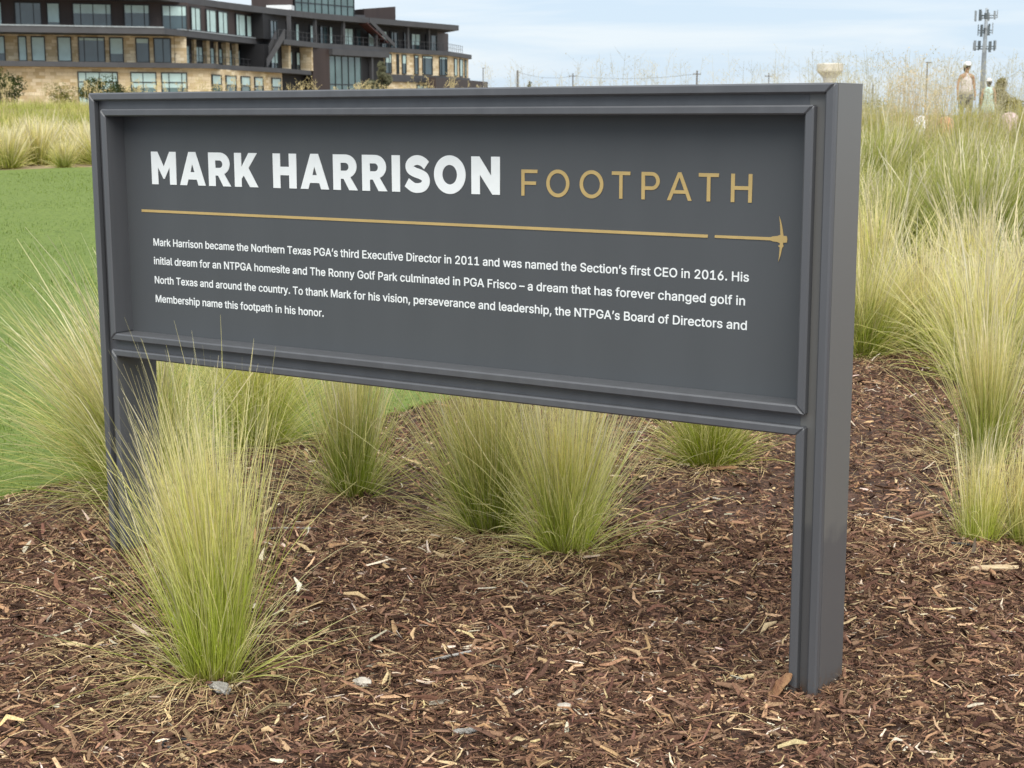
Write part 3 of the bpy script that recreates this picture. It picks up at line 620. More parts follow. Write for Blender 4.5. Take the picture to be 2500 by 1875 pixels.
def straws(n, seed):
    """long dry grass stalks lying in the mulch"""
    g = np.random.default_rng(seed)
    t = np.sqrt(g.uniform(2.6 ** 2, 10 ** 2, n)); r = g.uniform(-1, 1, n) * (.40 * t + .4)
    hub = g.random(n) < .6                       # most lie round the feet of the tufts
    hx = np.array([p[0] for p in THATCH]); hy = np.array([p[1] for p in THATCH])
    x, y = XY(r, t)
    k = g.integers(0, len(hx), n); rr = np.abs(g.normal(0, .20, n)) + .05; aa = g.uniform(0, 2 * np.pi, n)
    x = np.where(hub, hx[k] + rr * np.cos(aa), x); y = np.where(hub, hy[k] + rr * np.sin(aa), y)
    keep = in_mulch(x, y, .03); x, y, aa, hub = x[keep], y[keep], aa[keep], hub[keep]; n = len(x)
    ln = g.uniform(.08, .30, n); yaw = np.where(hub, aa + g.normal(0, .7, n), g.uniform(0, 2 * np.pi, n)); curl = g.normal(0, 1.3, n)
    m = 7; V = np.zeros((n, m, 2, 3)); px, py = x.copy(), y.copy(); h0 = g.uniform(.004, .03, n)
    for j in range(m):
        a = yaw + curl * j / m
        nx, ny = -np.sin(a), np.cos(a); w = .0007
        zz = ground_z(px, py) + h0 + .012 * np.sin(j * 1.1 + x * 40)
        V[:, j, 0] = np.stack([px + nx * w, py + ny * w, zz], 1); V[:, j, 1] = np.stack([px - nx * w, py - ny * w, zz + .0006], 1)
        px = px + np.cos(a) * ln / m; py = py + np.sin(a) * ln / m
    b = (np.arange(n) * m * 2)[:, None, None]; jj = np.arange(m - 1)[:, None] * 2
    F = (b + (jj + np.array([[0, 1, 3, 2]]))[None]).reshape(-1, 4)
    col = np.array([(.50, .38, .20)]) * g.uniform(.5, 1.3, (n, 1))
    return V.reshape(-1, 3), F, np.repeat(col, m * 2, 0)


def join(*parts):
    vs, fs, cs, n = [], [], [], 0
    for v, f, c in parts:
        vs.append(v); fs.append(f + n); cs.append(c); n += len(v)
    return np.concatenate(vs), np.concatenate(fs), np.concatenate(cs)


THATCH = [(1.1, -.66), (1.1, -.66), (.87, .82), (-.50, .55), (.17, 1.03), (.87, .86), (1.22, .80), (1.22, .80), (1.04, 2.18), (2.0, 2.75), (2.32, 1.62), (.61, 5.1)]
v, f, c = join(chips(94000, 2.1, 5.2, .006, .044, 1), chips(120000, 2.1, 5.2, .020, .060, 12, .8, slim=.5), chips(13500, 2.1, 5.2, .03, .095, 2, .8, pale=.04),
               chips(104000, 5.2, 9, .008, .05, 3), chips(34000, 5.2, 9, .02, .06, 13, .8, slim=.5), chips(6500, 5.2, 9, .03, .09, 4, .8, pale=.06), chips(30000, 9, 14, .014, .08, 5), straws(4200, 6), post_pile(2600, 15))
tag(mesh_np('shredded_wood_mulch', v, f, m_chips, col=c), 'loose brown shredded wood chips and dry straw covering the bed', 'mulch', kind='stuff')


# ------------------------------------------------------------------ grass tufts
def blades(n, seed, L=.7, rb=.06, spread=.35, droop=1.1, lean=(0, 0), w=.0013, m=8, straw=.55, green=((.25, .34, .035), (.47, .54, .09)),
           tips=((.74, .64, .26), (.92, .84, .46)), base=(.30, .20, .085), short=.45, curl=.0):
    g = np.random.default_rng(seed)
    phi = g.uniform(0, 2 * np.pi, n); rr = rb * np.sqrt(g.random(n))
    jit = g.normal(0, .45, n)
    nb = 26; bid = g.integers(0, nb, n)                       # blades hang together in locks of unequal reach
    lock_a, lock_t, lock_l = g.normal(0, .5, nb)[bid], g.normal(0, .11, nb)[bid], g.uniform(.72, 1.10, nb)[bid]
    bx, by = rr * np.cos(phi), rr * np.sin(phi)
    out_ = phi + jit + lock_a
    th0 = np.abs(g.normal(0, spread, n)) * (.35 + .9 * rr / rb) + lock_t * min(1, spread * 4)
    ln = L * (short + (1 - short) * g.random(n) ** .8) * g.uniform(.88, 1.1, n) * lock_l
    dr = droop * g.uniform(.1, 1, n) ** 1.6
    dx, dy = np.cos(out_), np.sin(out_)
    P = np.zeros((n, m, 3)); p = np.stack([bx, by, np.full(n, -.02)], 1); wob = g.normal(0, curl, (n, 2))
    side = np.zeros((n, m, 3)); ra = g.uniform(0, np.pi, n)
    for j in range(m):
        s = j / (m - 1)
        th = th0 + dr * s ** 1.5
        d = np.stack([np.sin(th) * dx + lean[0] * s + wob[:, 0] * math.sin(5 * s), np.sin(th) * dy + lean[1] * s + wob[:, 1] * math.cos(6 * s), np.cos(th)], 1)
        d /= np.linalg.norm(d, axis=1, keepdims=True)
        P[:, j] = p
        h = np.stack([np.cos(ra), np.sin(ra), np.zeros(n)], 1)
        sd = np.cross(d, h); sd /= np.linalg.norm(sd, axis=1, keepdims=True) + 1e-9
        side[:, j] = sd
        p = p + d * (ln / (m - 1))[:, None]
    ws = w * np.array([.9] + [1.0] * (m - 3) + [.75, .28])
    wv = ws[None, :] * g.uniform(.7, 1.35, n)[:, None]
    V = np.stack([P - side * wv[..., None] * .5, P + side * wv[..., None] * .5], 2)
    V[..., 2] = np.maximum(V[..., 2], .004 + .02 * (np.arange(m)[None, :, None] > 1) * g.random((n, 1, 1)))
    idx = (np.arange(n) * m * 2)[:, None, None]; jj = np.arange(m - 1)[:, None] * 2
    F = (idx + (jj + np.array([[0, 1, 3, 2]]))[None]).reshape(-1, 4)
    gm = g.random((n, 1, 1)); s = np.linspace(0, 1, m)[None, :, None]
    dry = (g.random((n, 1, 1)) < straw * .35)
    gcol = np.array(green[0]) * (1 - gm) + np.array(green[1]) * gm
    tcol = np.array(tips[0]) * (1 - gm) + np.array(tips[1]) * gm
    k = np.clip((s - (.62 - .5 * straw) + .25 * (g.random((n, 1, 1)) - .5)) / .5, 0, 1); k = np.where(dry, np.maximum(k, .75), k)
    col = gcol * (1 - k) + tcol * k
    kb = np.clip(1 - s / .16, 0, 1) * .7
    col = col * (1 - kb) + np.array(base) * kb
    col = np.repeat(col[:, :, None, :], 2, 2) * g.uniform(.6, 1.3, (n, 1, 1, 1))
    return V.reshape(-1, 3), F, col.reshape(-1, 3)


def tuft_mesh(n, seed, awns=0, skirt=.22, plume=1.12, **kw):
    parts = [blades(int(n * .8), seed, **kw)]
    L = kw.get('L', .7); sp = kw.get('spread', .35); dr = kw.get('droop', 1.1)
    k1 = dict(kw); k1.update(spread=sp * 2.3, droop=dr * 1.9, L=L * .9, short=.5, curl=.09)
    parts.append(blades(int(n * .22), seed + 300, **k1))                     # loose blades arching out of the core
    k2 = dict(kw); k2.update(L=L * .55, spread=.8, droop=1.8, straw=.8, short=.4, curl=.16)
    parts.append(blades(int(n * skirt), seed + 900, **k2))                   # low outer skirt
    if awns:                                                                 # pale seed plumes that overtop the leaves
        k3 = dict(kw); k3.update(L=L * plume, spread=sp * .8, droop=dr * .7, w=kw.get('w', .0013) * 2.0, straw=1.0,
                                 tips=((.72, .62, .36), (.92, .85, .62)), short=.7, curl=.10)
        parts.append(blades(awns, seed + 500, **k3))
    return join(*parts)


def tuft(label, x, y, n, seed, group='feather grass tufts round the sign', rz=0., sc=1., **kw):
    v, f, c = tuft_mesh(n, seed, **kw)
    o = mesh_np('feather_grass_tuft', v, f, m_grass, col=c)
    o.location = (x, y, gz(x, y)); o.rotation_euler.z = rz; o.scale = (sc,) * 3
    return tag(o, label, 'ornamental grass', group)


def world_lean(r, t=0.):             # lean given to the viewer's right (r) and away (t)
    return (r * RIGHT[0] + t * AHEAD[0], r * RIGHT[1] + t * AHEAD[1])


BRIGHT = dict(green=((.40, .50, .055), (.68, .75, .15)), tips=((.82, .72, .30), (.97, .90, .54)))
GREEN = dict(green=((.20, .27, .02), (.42, .46, .05)), straw=.3)
tuft('tall bright yellow-green grass tuft in front of the left post of the sign', 1.09, -.66, 1600, 11, L=.80, rb=.058, spread=.13, droop=.46, plume=1.0, lean=world_lean(-.16), awns=110, straw=.42, skirt=.14, **BRIGHT)
tuft('big grass tuft beside the lawn, behind the left post, sweeping out to the left', -.52, .62, 2000, 12, L=.95, rb=.10, spread=.34, droop=1.0, lean=world_lean(-.40), awns=210, straw=.48, w=.0016)
tuft('wide arching grass tuft at the lawn corner, seen under the sign by its left post', -.72, 1.50, 1900, 13, L=.86, rb=.09, spread=.30, droop=1.15, lean=world_lean(-.05), awns=130, straw=.48, w=.0018, **BRIGHT)
tuft('narrow upright grass tuft under the sign, standing next to the lawn border', .17, 1.03, 950, 14, L=.72, rb=.055, spread=.19, droop=.5, lean=world_lean(-.02), awns=60, straw=.45, w=.0016)
tuft('broad green and straw tuft under the middle of the sign, behind the paler one', .87, .90, 1350, 15, L=.74, rb=.075, spread=.20, droop=.55, lean=world_lean(-.12), awns=80, straw=.5, w=.0015)
tuft('pale straw tuft under the middle of the sign with dry thatch round its foot', 1.22, .82, 1350, 16, L=.70, rb=.065, spread=.19, droop=.50, lean=world_lean(.06), awns=110, straw=.55, w=.0014, **BRIGHT)
tuft('short dark green tuft just below the right end of the sign board', 1.05, 2.2, 1300, 17, L=.50, rb=.07, spread=.36, droop=.9, lean=world_lean(.04), awns=0, w=.0016, **GREEN)
tuft('green tuft half hidden behind the right post of the sign', .60, 5.1, 1500, 18, L=.74, rb=.10, spread=.28, droop=.75, lean=world_lean(.05), awns=60, w=.0022, straw=.45)
tuft('tall slender yellowed tuft standing in mulch right of the sign', 2.0, 2.75, 850, 19, L=.82, rb=.05, spread=.14, droop=.48, lean=world_lean(-.03), awns=90, w=.0016, straw=.6)
tuft('small upright pale tuft right of the sign, nearest of those in the mulch there', 2.30, 1.66, 520, 20, L=.43, rb=.055, spread=.12, droop=.32, lean=world_lean(.0), awns=40, w=.0013, straw=.65, **BRIGHT)
tuft('dry tan tuft leaning out of the right edge beside the small pale one', 2.46, 1.72, 1100, 21, L=.44, rb=.07, spread=.18, droop=.5, lean=world_lean(.42), awns=50, w=.0013, straw=.9)
tuft('green tuft at the right edge behind the tall slender one', 2.15, 3.9, 1000, 22, L=.72, rb=.08, spread=.22, droop=.6, lean=world_lean(-.08), awns=80, w=.0018, straw=.5)


def place(px_r, t): return XY(px_r * t, t)


# the bank of feather grass on the right: tufts that can be told apart
bank = [(.195, 10.2, .95, -.25, 'sweeping'), (.232, 10.0, 1.0, -.18, 'fullest'), (.268, 9.0, .74, -.04, 'right'), (.30, 9.6, .95, -.12, 'edge'), (.186, 10.6, .85, -.1, 'post'),
        (.305, 8.0, .80, -.06, 'front'), (.335, 8.6, .9, -.1, 'out')]
bl = ['straw-tipped tuft sweeping left at the left end of the grass bank behind the sign', 'fullest straw-tipped tuft in the middle of the grass bank right of the sign',
      'tuft right of the fullest one in the front of the grass bank', 'tuft at the right picture edge in the front of the grass bank', 'tuft just clear of the right post in the front of the grass bank',
      'green-footed tuft standing forward of the grass bank near the right edge', 'tuft cut by the right picture edge beside the grass bank']
for k, (q, t, L_, ln_, _) in enumerate(bank):
    x, y = place(q, t)
    tuft(bl[k], x, y, 1050, 40 + k, 'feather grass tufts in the bank right of the sign', L=L_ * .94, rb=.10, spread=.22, droop=.8, lean=world_lean(ln_), awns=200, w=.0028, straw=.46, **BRIGHT)

# second row: taller green grasses, copies of one another with their own turn and size
proto = []
for k in range(3):
    v, f, c = tuft_mesh(1100, 60 + k, L=1.0, rb=.2, spread=.32, droop=.85, w=.0048, awns=90, straw=.32, m=7, green=((.15, .23, .025), (.34, .42, .06)), tips=((.48, .47, .15), (.70, .66, .28)))
    proto.append(mesh_np('tall_grass_clump', v, f, m_grass, col=c))
second = [(.185, 13.2), (.215, 13.9), (.245, 13.0), (.275, 13.6), (.30, 12.4), (.33, 13.2), (.20, 16.2), (.232, 16.8), (.247, 17.4), (.295, 16.5), (.325, 15.6), (.175, 15.3), (.36, 14.2), (.36, 16.8)]
g = np.random.default_rng(5)
for k, (q, t) in enumerate(second):
    if k < 3: o = proto[k]
    else: o = proto[k % 3].copy(); COL.objects.link(o)
    x, y = place(q, t); o.location = (x, y, gz(x, y)); o.rotation_euler.z = g.uniform(0, 6.28); s = g.uniform(.80, .98); o.scale = (s, s, s * g.uniform(.95, 1.1))
    tag(o, 'tall green grass clump growing behind the straw-tipped bank on the right', 'ornamental grass', 'tall grass clumps behind the bank on the right')

# tufts along the far border of the lawn
proto = []
for k in range(3):
    v, f, c = tuft_mesh(700, 70 + k, L=.85, rb=.16, spread=.30, droop=.85, w=.0075, awns=110, straw=.5, m=6, green=((.25, .34, .035), (.47, .53, .085)))
    proto.append(mesh_np('feather_grass_tuft', v, f, m_grass, col=c))
far = [(5, 28.6, 1.0), (-30, 29.0, .95), (32, 29.5, .9), (80, 29.6, 1.1), (112, 30.5, 1.05), (143, 28.25, .68), (200, 29.3, .92), (232, 28.8, .9), (262, 29.6, 1.0), (-70, 29.4, 1.0), (-110, 28.8, .9), (175, 31.2, .9), (60, 31.5, 1.0), (225, 31.5, 1.0), (300, 29.0, .9), (340, 30, 1.)]
fl = {0: 'big straw-tipped tuft at the far lawn border, cut by the left picture edge', 5: 'smallest bright tuft right on the far border of the lawn', 3: 'tall leaning tuft at the far lawn border left of the smallest one', 6: 'straw-tipped tuft at the far lawn border, close to the upper left corner of the sign'}
for k, (px, t, s) in enumerate(far):
    o = proto[k] if k < 3 else proto[k % 3].copy()
    if k >= 3: COL.objects.link(o)
    t2 = t + .06 * ((px - 1250) / 3860 * t + 8) - .1
    x, y = XY((px - 1250) / 3860 * t2, t2); o.location = (x, y, gz(x, y)); o.rotation_euler.z = g.uniform(0, 6.28); o.scale = (s,) * 3
    tag(o, fl.get(k, 'feather grass tuft among others behind the far border of the lawn'), 'ornamental grass', 'feather grass tufts along the far lawn border')


# ------------------------------------------------------------------ meadow, turf pile, airy seed heads
def scatter(n, seed, rng_fn, L, w, m=4, keep=None, grow=0, **kw):
    g = np.random.default_rng(seed)
    r, t = rng_fn(g, n); x, y = XY(r, t); n = len(x)
    if keep is not None:
        k = keep(x, y, r, t); x, y, t = x[k], y[k], t[k]; n = len(x)
    V, F, Cc = blades(n, seed + 1, L=L, rb=1e-4, w=w, m=m, **kw)
    V = V.reshape(n, -1, 3)
    size = (.55 + .45 * (.5 + .5 * np.sin(1.9 * x + .7 * y) * np.sin(1.3 * y - .8 * x)))[:, None] * g.uniform(.75, 1.2, (n, 1))
    if grow: size = size * np.maximum(1, t / grow)[:, None] ** .5
    V = V * size[..., None]
    V[..., 0] += x[:, None]; V[..., 1] += y[:, None]; V[..., 2] += ground_z(x, y)[:, None]
    # patches of greener and drier growth
    pt = (.5 + .5 * np.sin(.55 * x + .9 * y + 1.5 * np.sin(.31 * x)))[:, None, None]
    Cc = Cc.reshape(n, -1, 3) * (1 - .22 * pt * np.array([1, .55, 1.1]))
    return V.reshape(-1, 3), F, Cc.reshape(-1, 3)


def left_zone(g, n):
    t = 29.2 + (78 - 29.2) * g.random(n) ** 1.35; r = -(.37 * t) + g.random(n) * (.37 * t + .22 * t); return r, t


def in_gap(q):                        # thin places in the grass where the people show through
    return (np.abs(q - .2617) < .0065) | (np.abs(q - .2793) < .0065) | (np.abs(q - .3187) < .0055) | (np.abs(q - .304) < .006)


def right_zone(g, n):
    t = 14.5 + (27 - 14.5) * g.random(n); r = t * g.uniform(.10, .46, n)
    ok = ~((t > 17.5) & in_gap(r / t) & (g.random(n) < .68))
    return r[ok], t[ok]


def crest_zone(g, n):
    t = g.uniform(27.5, 38.5, n); r = t * g.uniform(.12, .46, n); ok = ~(in_gap(r / t) & (g.random(n) < .76)); return r[ok], t[ok]


MEADOW = dict(green=((.25, .31, .04), (.47, .50, .10)), tips=((.60, .52, .18), (.78, .68, .32)), spread=.38, droop=.9, straw=.5)
v, f, c = join(scatter(70000, 101, left_zone, .72, .016, keep=lambda x, y, r, t: t > lawn_far(np.minimum(r, 2)) + .8, **MEADOW),
               scatter(21000, 105, crest_zone, 1.10, .010, m=5, spread=.30, droop=.8, straw=.5, green=((.22, .25, .045), (.42, .43, .09)), tips=((.58, .48, .17), (.76, .64, .30))),
               scatter(22000, 103, right_zone, .66, .0085, m=5, spread=.30, droop=.8, straw=.45, green=((.19, .23, .035), (.39, .41, .08)), tips=((.54, .47, .15), (.72, .63, .28))))
tag(mesh_np('meadow_grass', v, f, m_grass, col=c), 'long yellow-green meadow grass on the rise behind the lawn and the bank', 'meadow', kind='stuff')


def pile_zone(g, n):
    t = 4.6 + (26.5 - 4.6) * g.random(n) ** 2.1; e = lawn_edge(t); lf = -(.36 * t + .3)
    return e - .0 + (lf - e) * g.random(n), t


m_turf = leaf_mat('turf_blades', .25)
TURF = dict(green=((.095, .150, .016), (.185, .25, .036)), tips=((.115, .158, .018), (.235, .275, .05)), base=(.08, .12, .018), straw=.1, spread=.55, droop=.9)
v, f, c = scatter(150000, 111, pile_zone, .030, .0030, m=4, keep=lambda x, y, r, t: (r < lawn_edge(t) + .01) & (t < lawn_far(r)), grow=7.5, **TURF)
v[:, 2] += .012
tag(mesh_np('lawn_grass', v, f, m_turf, col=c), 'short dense green turf of the lawn left of the sign', 'grass', kind='stuff')


def airy(n, seed, rng_fn, hgt, sw, dot, tone):
    """stems carrying loose clouds of tiny spikelets"""
    g = np.random.default_rng(seed)
    r, t = rng_fn(g, n); x, y = XY(r, t); z = ground_z(x, y)
    h = hgt * g.uniform(.72, 1.12, n); lx, ly = g.normal(0, .10, n), g.normal(0, .10, n)
    VV, FF, CC = [], [], []; base = 0
    tone = np.array(tone)
    for i in range(n):
        c0 = tone * g.uniform(.75, 1.2)
        tip = np.array([x[i] + lx[i] * h[i], y[i] + ly[i] * h[i], z[i] + h[i]]); root = np.array([x[i], y[i], z[i]])
        s = np.array([RIGHT[0], RIGHT[1], 0]) * sw * .5
        strips = [(root, tip, 1.)]
        for k in range(9):
            q = g.uniform(.55, .95); p = root + (tip - root) * q; a = g.uniform(0, 6.28); b = h[i] * g.uniform(.06, .17)
            e = p + np.array([math.cos(a) * b, math.sin(a) * b, b * g.uniform(.3, 1.)]); strips.append((p, e, .6))
            for _ in range(4):
                d = p + (e - p) * g.uniform(.4, 1.1) + g.normal(0, dot, 3)
                dd = g.normal(0, 1, 3); dd /= np.linalg.norm(dd); d2 = g.normal(0, 1, 3); d2 /= np.linalg.norm(d2)
                VV += [d - dd * dot, d + d2 * dot * .5, d + dd * dot, d - d2 * dot * .5]; FF.append((base, base + 1, base + 2, base + 3)); base += 4; CC += [c0 * 1.15] * 4
        for p, e, k in strips:
            VV += [p - s * k, p + s * k, e + s * k * .5, e - s * k * .5]; FF.append((base, base + 1, base + 2, base + 3)); base += 4; CC += [c0] * 4
    return np.array(VV), np.array(FF), np.array(CC)


def z_right(g, n): t = g.uniform(18, 27, n); return t * g.uniform(.19, .42, n), t
def z_clump(g, n): t = g.normal(21, .5, n); return t * g.normal(.258, .010, n), t
def z_mid(g, n): t = g.uniform(30, 48, n); return t * g.uniform(-.02, .22, n), t
def z_left(g, n): t = g.uniform(48, 70, n); return t * g.uniform(-.34, -.02, n), t


v, f, c = join(airy(300, 121, z_right, 1.45, .005, .012, (.52, .48, .32)), airy(60, 122, z_clump, 1.40, .005, .013, (.64, .52, .32)),
               airy(130, 123, z_mid, 1.75, .008, .016, (.56, .52, .40)), airy(130, 124, z_left, 1.25, .015, .028, (.60, .50, .27)))
tag(mesh_np('airy_seed_grass', v, f, m_grass, col=c), 'fine airy seed heads rising above the meadow against building and sky', 'seed heads', kind='stuff')

# ------------------------------------------------------------------ the hotel on the rise (site grid: r to the right, t away, heights above eye level)
m_stone = bpy.data.materials.new('buff_limestone'); m_stone.use_nodes = True
t_ = m_stone.node_tree; b_ = t_.nodes['Principled BSDF']; b_.inputs['Roughness'].default_value = .85
uv = t_.nodes.new('ShaderNodeUVMap'); uv.uv_map = 'wall'
br = t_.nodes.new('ShaderNodeTexBrick'); br.inputs['Scale'].default_value = 1; br.inputs['Brick Width'].default_value = .95; br.inputs['Row Height'].default_value = .34
br.inputs['Mortar Size'].default_value = .012; br.offset = .37; br.squash = .6; br.squash_frequency = 3
br.inputs['Color1'].default_value = (.50, .38, .21, 1); br.inputs['Color2'].default_value = (.80, .70, .52, 1); br.inputs['Mortar'].default_value = (.48, .38, .24, 1); br.inputs['Bias'].default_value = .05
nz_ = t_.nodes.new('ShaderNodeTexNoise'); nz_.inputs['Scale'].default_value = .7; nz_.inputs['Detail'].default_value = 4
rp_ = t_.nodes.new('ShaderNodeValToRGB'); rp_.color_ramp.elements[0].color = (.72, .68, .62, 1); rp_.color_ramp.elements[1].color = (1.2, 1.17, 1.12, 1)
ml_ = t_.nodes.new('ShaderNodeMix'); ml_.data_type = 'RGBA'; ml_.blend_type = 'MULTIPLY'; ml_.inputs['Factor'].default_value = 1
t_.links.new(uv.outputs['UV'], br.inputs['Vector']); t_.links.new(uv.outputs['UV'], nz_.inputs['Vector']); t_.links.new(nz_.outputs['Fac'], rp_.inputs['Fac'])
t_.links.new(br.outputs['Color'], ml_.inputs['A']); t_.links.new(rp_.outputs['Color'], ml_.inputs['B']); t_.links.new(ml_.outputs['Result'], b_.inputs['Base Color'])
m_brown = mat('dark_brown_cladding', (.040, .026, .023), .6, noise=.12, nscale=1.5, stretch=(1, 1, .1))
m_fascia = mat('charcoal_fascia', (.060, .060, .064), .55, noise=.1, nscale=.6)
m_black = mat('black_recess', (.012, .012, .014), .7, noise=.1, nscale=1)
m_mull = mat('dark_window_frame', (.022, .026, .03), .5, noise=.1, nscale=2)
m_glass = mat('window_glass', (.045, .075, .085), .04, noise=.25, nscale=.5, spec=1.0)
m_glass2 = mat('window_glass_teal', (.10, .16, .155), .06, noise=.2, nscale=.4, spec=1.0)
m_blind = mat('pale_blind', (.46, .62, .60), .35, noise=.08, nscale=1.2, spec=.8)
m_roofwhite = mat('white_canopy', (.75, .76, .75), .5, noise=.03, nscale=2)
m_soffit = mat('red_brown_soffit', (.09, .035, .03), .6, noise=.15, nscale=2)
m_metal = mat('galvanised_metal', (.30, .33, .34), .45, noise=.12, nscale=3, metal=.3)

BO = (-30., 175.)
bx_, by_ = XY(*BO)
BZ = gz(bx_, by_) - .5
hotel = tag(empty('hotel_building', (bx_, by_, BZ), YAW), 'long dark hotel with buff stone walls and terraces beyond the meadow', 'building')


def BL(r, t, h): return (r - BO[0], t - BO[1], h + CAM[2] - BZ)


def bbuild(mb, name, m, parent=None):
    mb.v = [BL(*p) for p in mb.v]
    o = mb.build(name, m, parent or hotel)
    return o


def wall_uv(o):
    me = o.data; l = me.uv_layers.new(name='wall')
    for p in me.polygons:
        n = p.normal; ax = Vector((-n.y, n.x, 0)); ax = ax.normalized() if ax.length > .1 else Vector((1, 0, 0))
        for li in p.loop_indices:
            c = me.vertices[me.loops[li].vertex_index].co
            l.data[li].uv = (c.dot(ax), c.z if abs(n.z) < .7 else c.y)


class Face:
    """a facade line: s runs along it, d outwards"""
    def __init__(f, p0, p1):
        f.p0 = p0; L_ = math.hypot(p1[0] - p0[0], p1[1] - p0[1]); f.len = L_
        f.u = ((p1[0] - p0[0]) / L_, (p1[1] - p0[1]) / L_); f.n = (f.u[1], -f.u[0])

    def pt(f, s, d): return (f.p0[0] + f.u[0] * s + f.n[0] * d, f.p0[1] + f.u[1] * s + f.n[1] * d)

    def box(f, mb, s0, s1, d0, d1, z0, z1):
        q = [f.pt(s0, d1), f.pt(s1, d1), f.pt(s1, d0), f.pt(s0, d0)]
        return mb.hexa([(*p, z0) for p in q] + [(*p, z1) for p in q])


def facade_wall(f, name, m, s0, s1, z0, z1, thick=1.0, d=0.):
    o = bbuild(f.box(MB(), s0, s1, d - thick, d, z0, z1), name, m)
    if m is m_stone: wall_uv(o)
    return o


gw = np.random.default_rng(21)


def window(f, cuts, z0, z1, blind=None, glass=None, transom=None, w=.10):
    fr = MB()
    for s in (cuts[0], cuts[-1]): f.box(fr, s - w / 2, s + w / 2, 0, .16, z0, z1)
    for s in cuts[1:-1]: f.box(fr, s - w * .35, s + w * .35, 0, .15, z0, z1)
    for z in (z0, z1): f.box(fr, cuts[0] - w / 2, cuts[-1] + w / 2, .003, .163, z - w / 2, z + w / 2)
    if transom: f.box(fr, cuts[0], cuts[-1], 0, .148, transom - .05, transom + .05)
    wn = bbuild(fr, 'window', m_mull)
    bbuild(f.box(MB(), cuts[0] + .01, cuts[-1] - .01, 0, .06, z0 + .01, z1 - .01), 'pane', glass or m_glass, wn)
    if blind is None: blind = gw.choice([0, .32, .62, 1.0], p=[.3, .25, .15, .3])
    if blind:
        zb = z1 - (z1 - z0) * blind
        bbuild(f.box(MB(), cuts[0] + w * .5, cuts[-1] - w * .5, .061, .09, max(zb, z0 + .12), z1 - .06), 'blind', m_blind, wn)
    return wn


FA3 = Face((-76.4, 154.7), (-34.8, 170.0)); FAG = Face((-75.2, 148.5), (-31.9, 169.6)); FB3 = Face((-35.0, 170.1), (-30.2, 190.6)); FB2 = Face((-38.2, 167.2), (-31.9, 191.0))
FGB = Face((-32.7, 169.2), (-27.5, 189.2)); FC1 = Face((-29.0, 189.1), (-26.1, 200.0)); FC3 = Face((-25.9, 200.5), (-10.6, 227.7)); FC2 = Face((-24.5, 199.7), (-9.2, 226.9)); FDR = Face((-9.2, 226.9), (-6.5, 240.2))
BACK = [(-14, 262), (-45, 250), (-82, 200)]
Z2, Z2T, Z3, Z3T, ZR, ZRT, ZG = 4.95, 5.47, 8.33, 8.95, 11.9, 12.62, -3.0
# slabs and roof, each a solid plate following the plan
bbuild(MB().prism([(-75.3, 147.0), (-51.35, 158.5), (-31.72, 168.9), (-31.8, 173.1), (-26.5, 189.1), (-24.6, 201.6), (-9.1, 226.8), (-6.3, 241)] + BACK, Z2, Z2T), 'floor_slab', m_fascia)
bbuild(MB().prism([(-76.0, 150.2), (-51.3, 159.1), (-36.1, 164.7), (-29.8, 190.2), (-27.1, 188.6), (-24.2, 199.5), (-8.85, 226.7), (-6.0, 240.3)] + BACK, Z3, Z3T), 'floor_slab', m_fascia)
bbuild(MB().prism([(-76.0, 150.2), (-51.3, 159.1), (-37.0, 164.4), (-32.7, 178.7), (-29.0, 188.5), (-24.18, 199.5), (-18.9, 208.3), (-7.5, 227.2), (-12, 240)] + BACK, ZR, ZRT), 'roof', m_fascia)
lp = MB()
for f, s0, s1, z in [(Face((-76.0, 150.2), (-51.3, 159.1)), 0, 26, Z3T), (Face((-51.3, 159.1), (-36.1, 164.7)), 0, 16.2, Z3T), (Face((-36.1, 164.7), (-29.8, 190.2)), 4, 26, Z3T)]:
    f.box(lp, s0, s1, -.5, .06, z + .004, z + .14)
bbuild(lp, 'slab_flashing', m_metal)
# walls, storey by storey
facade_wall(FAG, 'wall', m_stone, -1, 47.7, ZG, Z2, 6)
facade_wall(FGB, 'wall', m_stone, .3, 20.6, ZG, Z2, 2)
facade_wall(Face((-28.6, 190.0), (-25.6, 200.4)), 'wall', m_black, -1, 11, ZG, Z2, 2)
facade_wall(FA3, 'wall', m_stone, -1, 42.9, Z2T, Z3, 3)
facade_wall(FA3, 'wall', m_brown, -1, 44.5, Z3T, ZR, 3)
facade_wall(FB3, 'wall', m_brown, .2, 21.0, Z3T, ZR, 3)
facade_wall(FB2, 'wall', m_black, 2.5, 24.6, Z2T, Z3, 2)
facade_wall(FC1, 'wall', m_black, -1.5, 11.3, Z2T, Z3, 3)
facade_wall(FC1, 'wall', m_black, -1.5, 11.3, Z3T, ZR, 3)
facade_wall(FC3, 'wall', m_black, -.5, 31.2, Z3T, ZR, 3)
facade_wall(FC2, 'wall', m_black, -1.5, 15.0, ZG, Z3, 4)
facade_wall(FC2, 'wall', m_stone, 15.0, 31.2, Z2T - .05, Z3, 4)
facade_wall(FC2, 'wall', m_fascia, 15.0, 31.2, Z2 - .5, Z2T - .06, 4, .25)
facade_wall(FC2, 'wall', m_stone, 15.0, 31.2, ZG, Z2 - .51, 4)
facade_wall(FDR, 'wall', m_stone, .0, 13.5, Z2T - .05, Z3, 4)
facade_wall(FDR, 'wall', m_brown, 1.5, 9.0, Z3T, ZR, 4, -2.)
facade_wall(FDR, 'wall', m_brown, -8, 26.0, ZG, Z2 + .2, 1.2, .3)
bbuild(FC2.box(MB(), -1.5, 2.1, 0, .35, ZG, Z3), 'lobby_side_wall', m_brown)
bbuild(FC2.box(MB(), 2.0, 15.0, -.5, .9, 7.55, Z3 - .01), 'lobby_canopy', m_fascia)
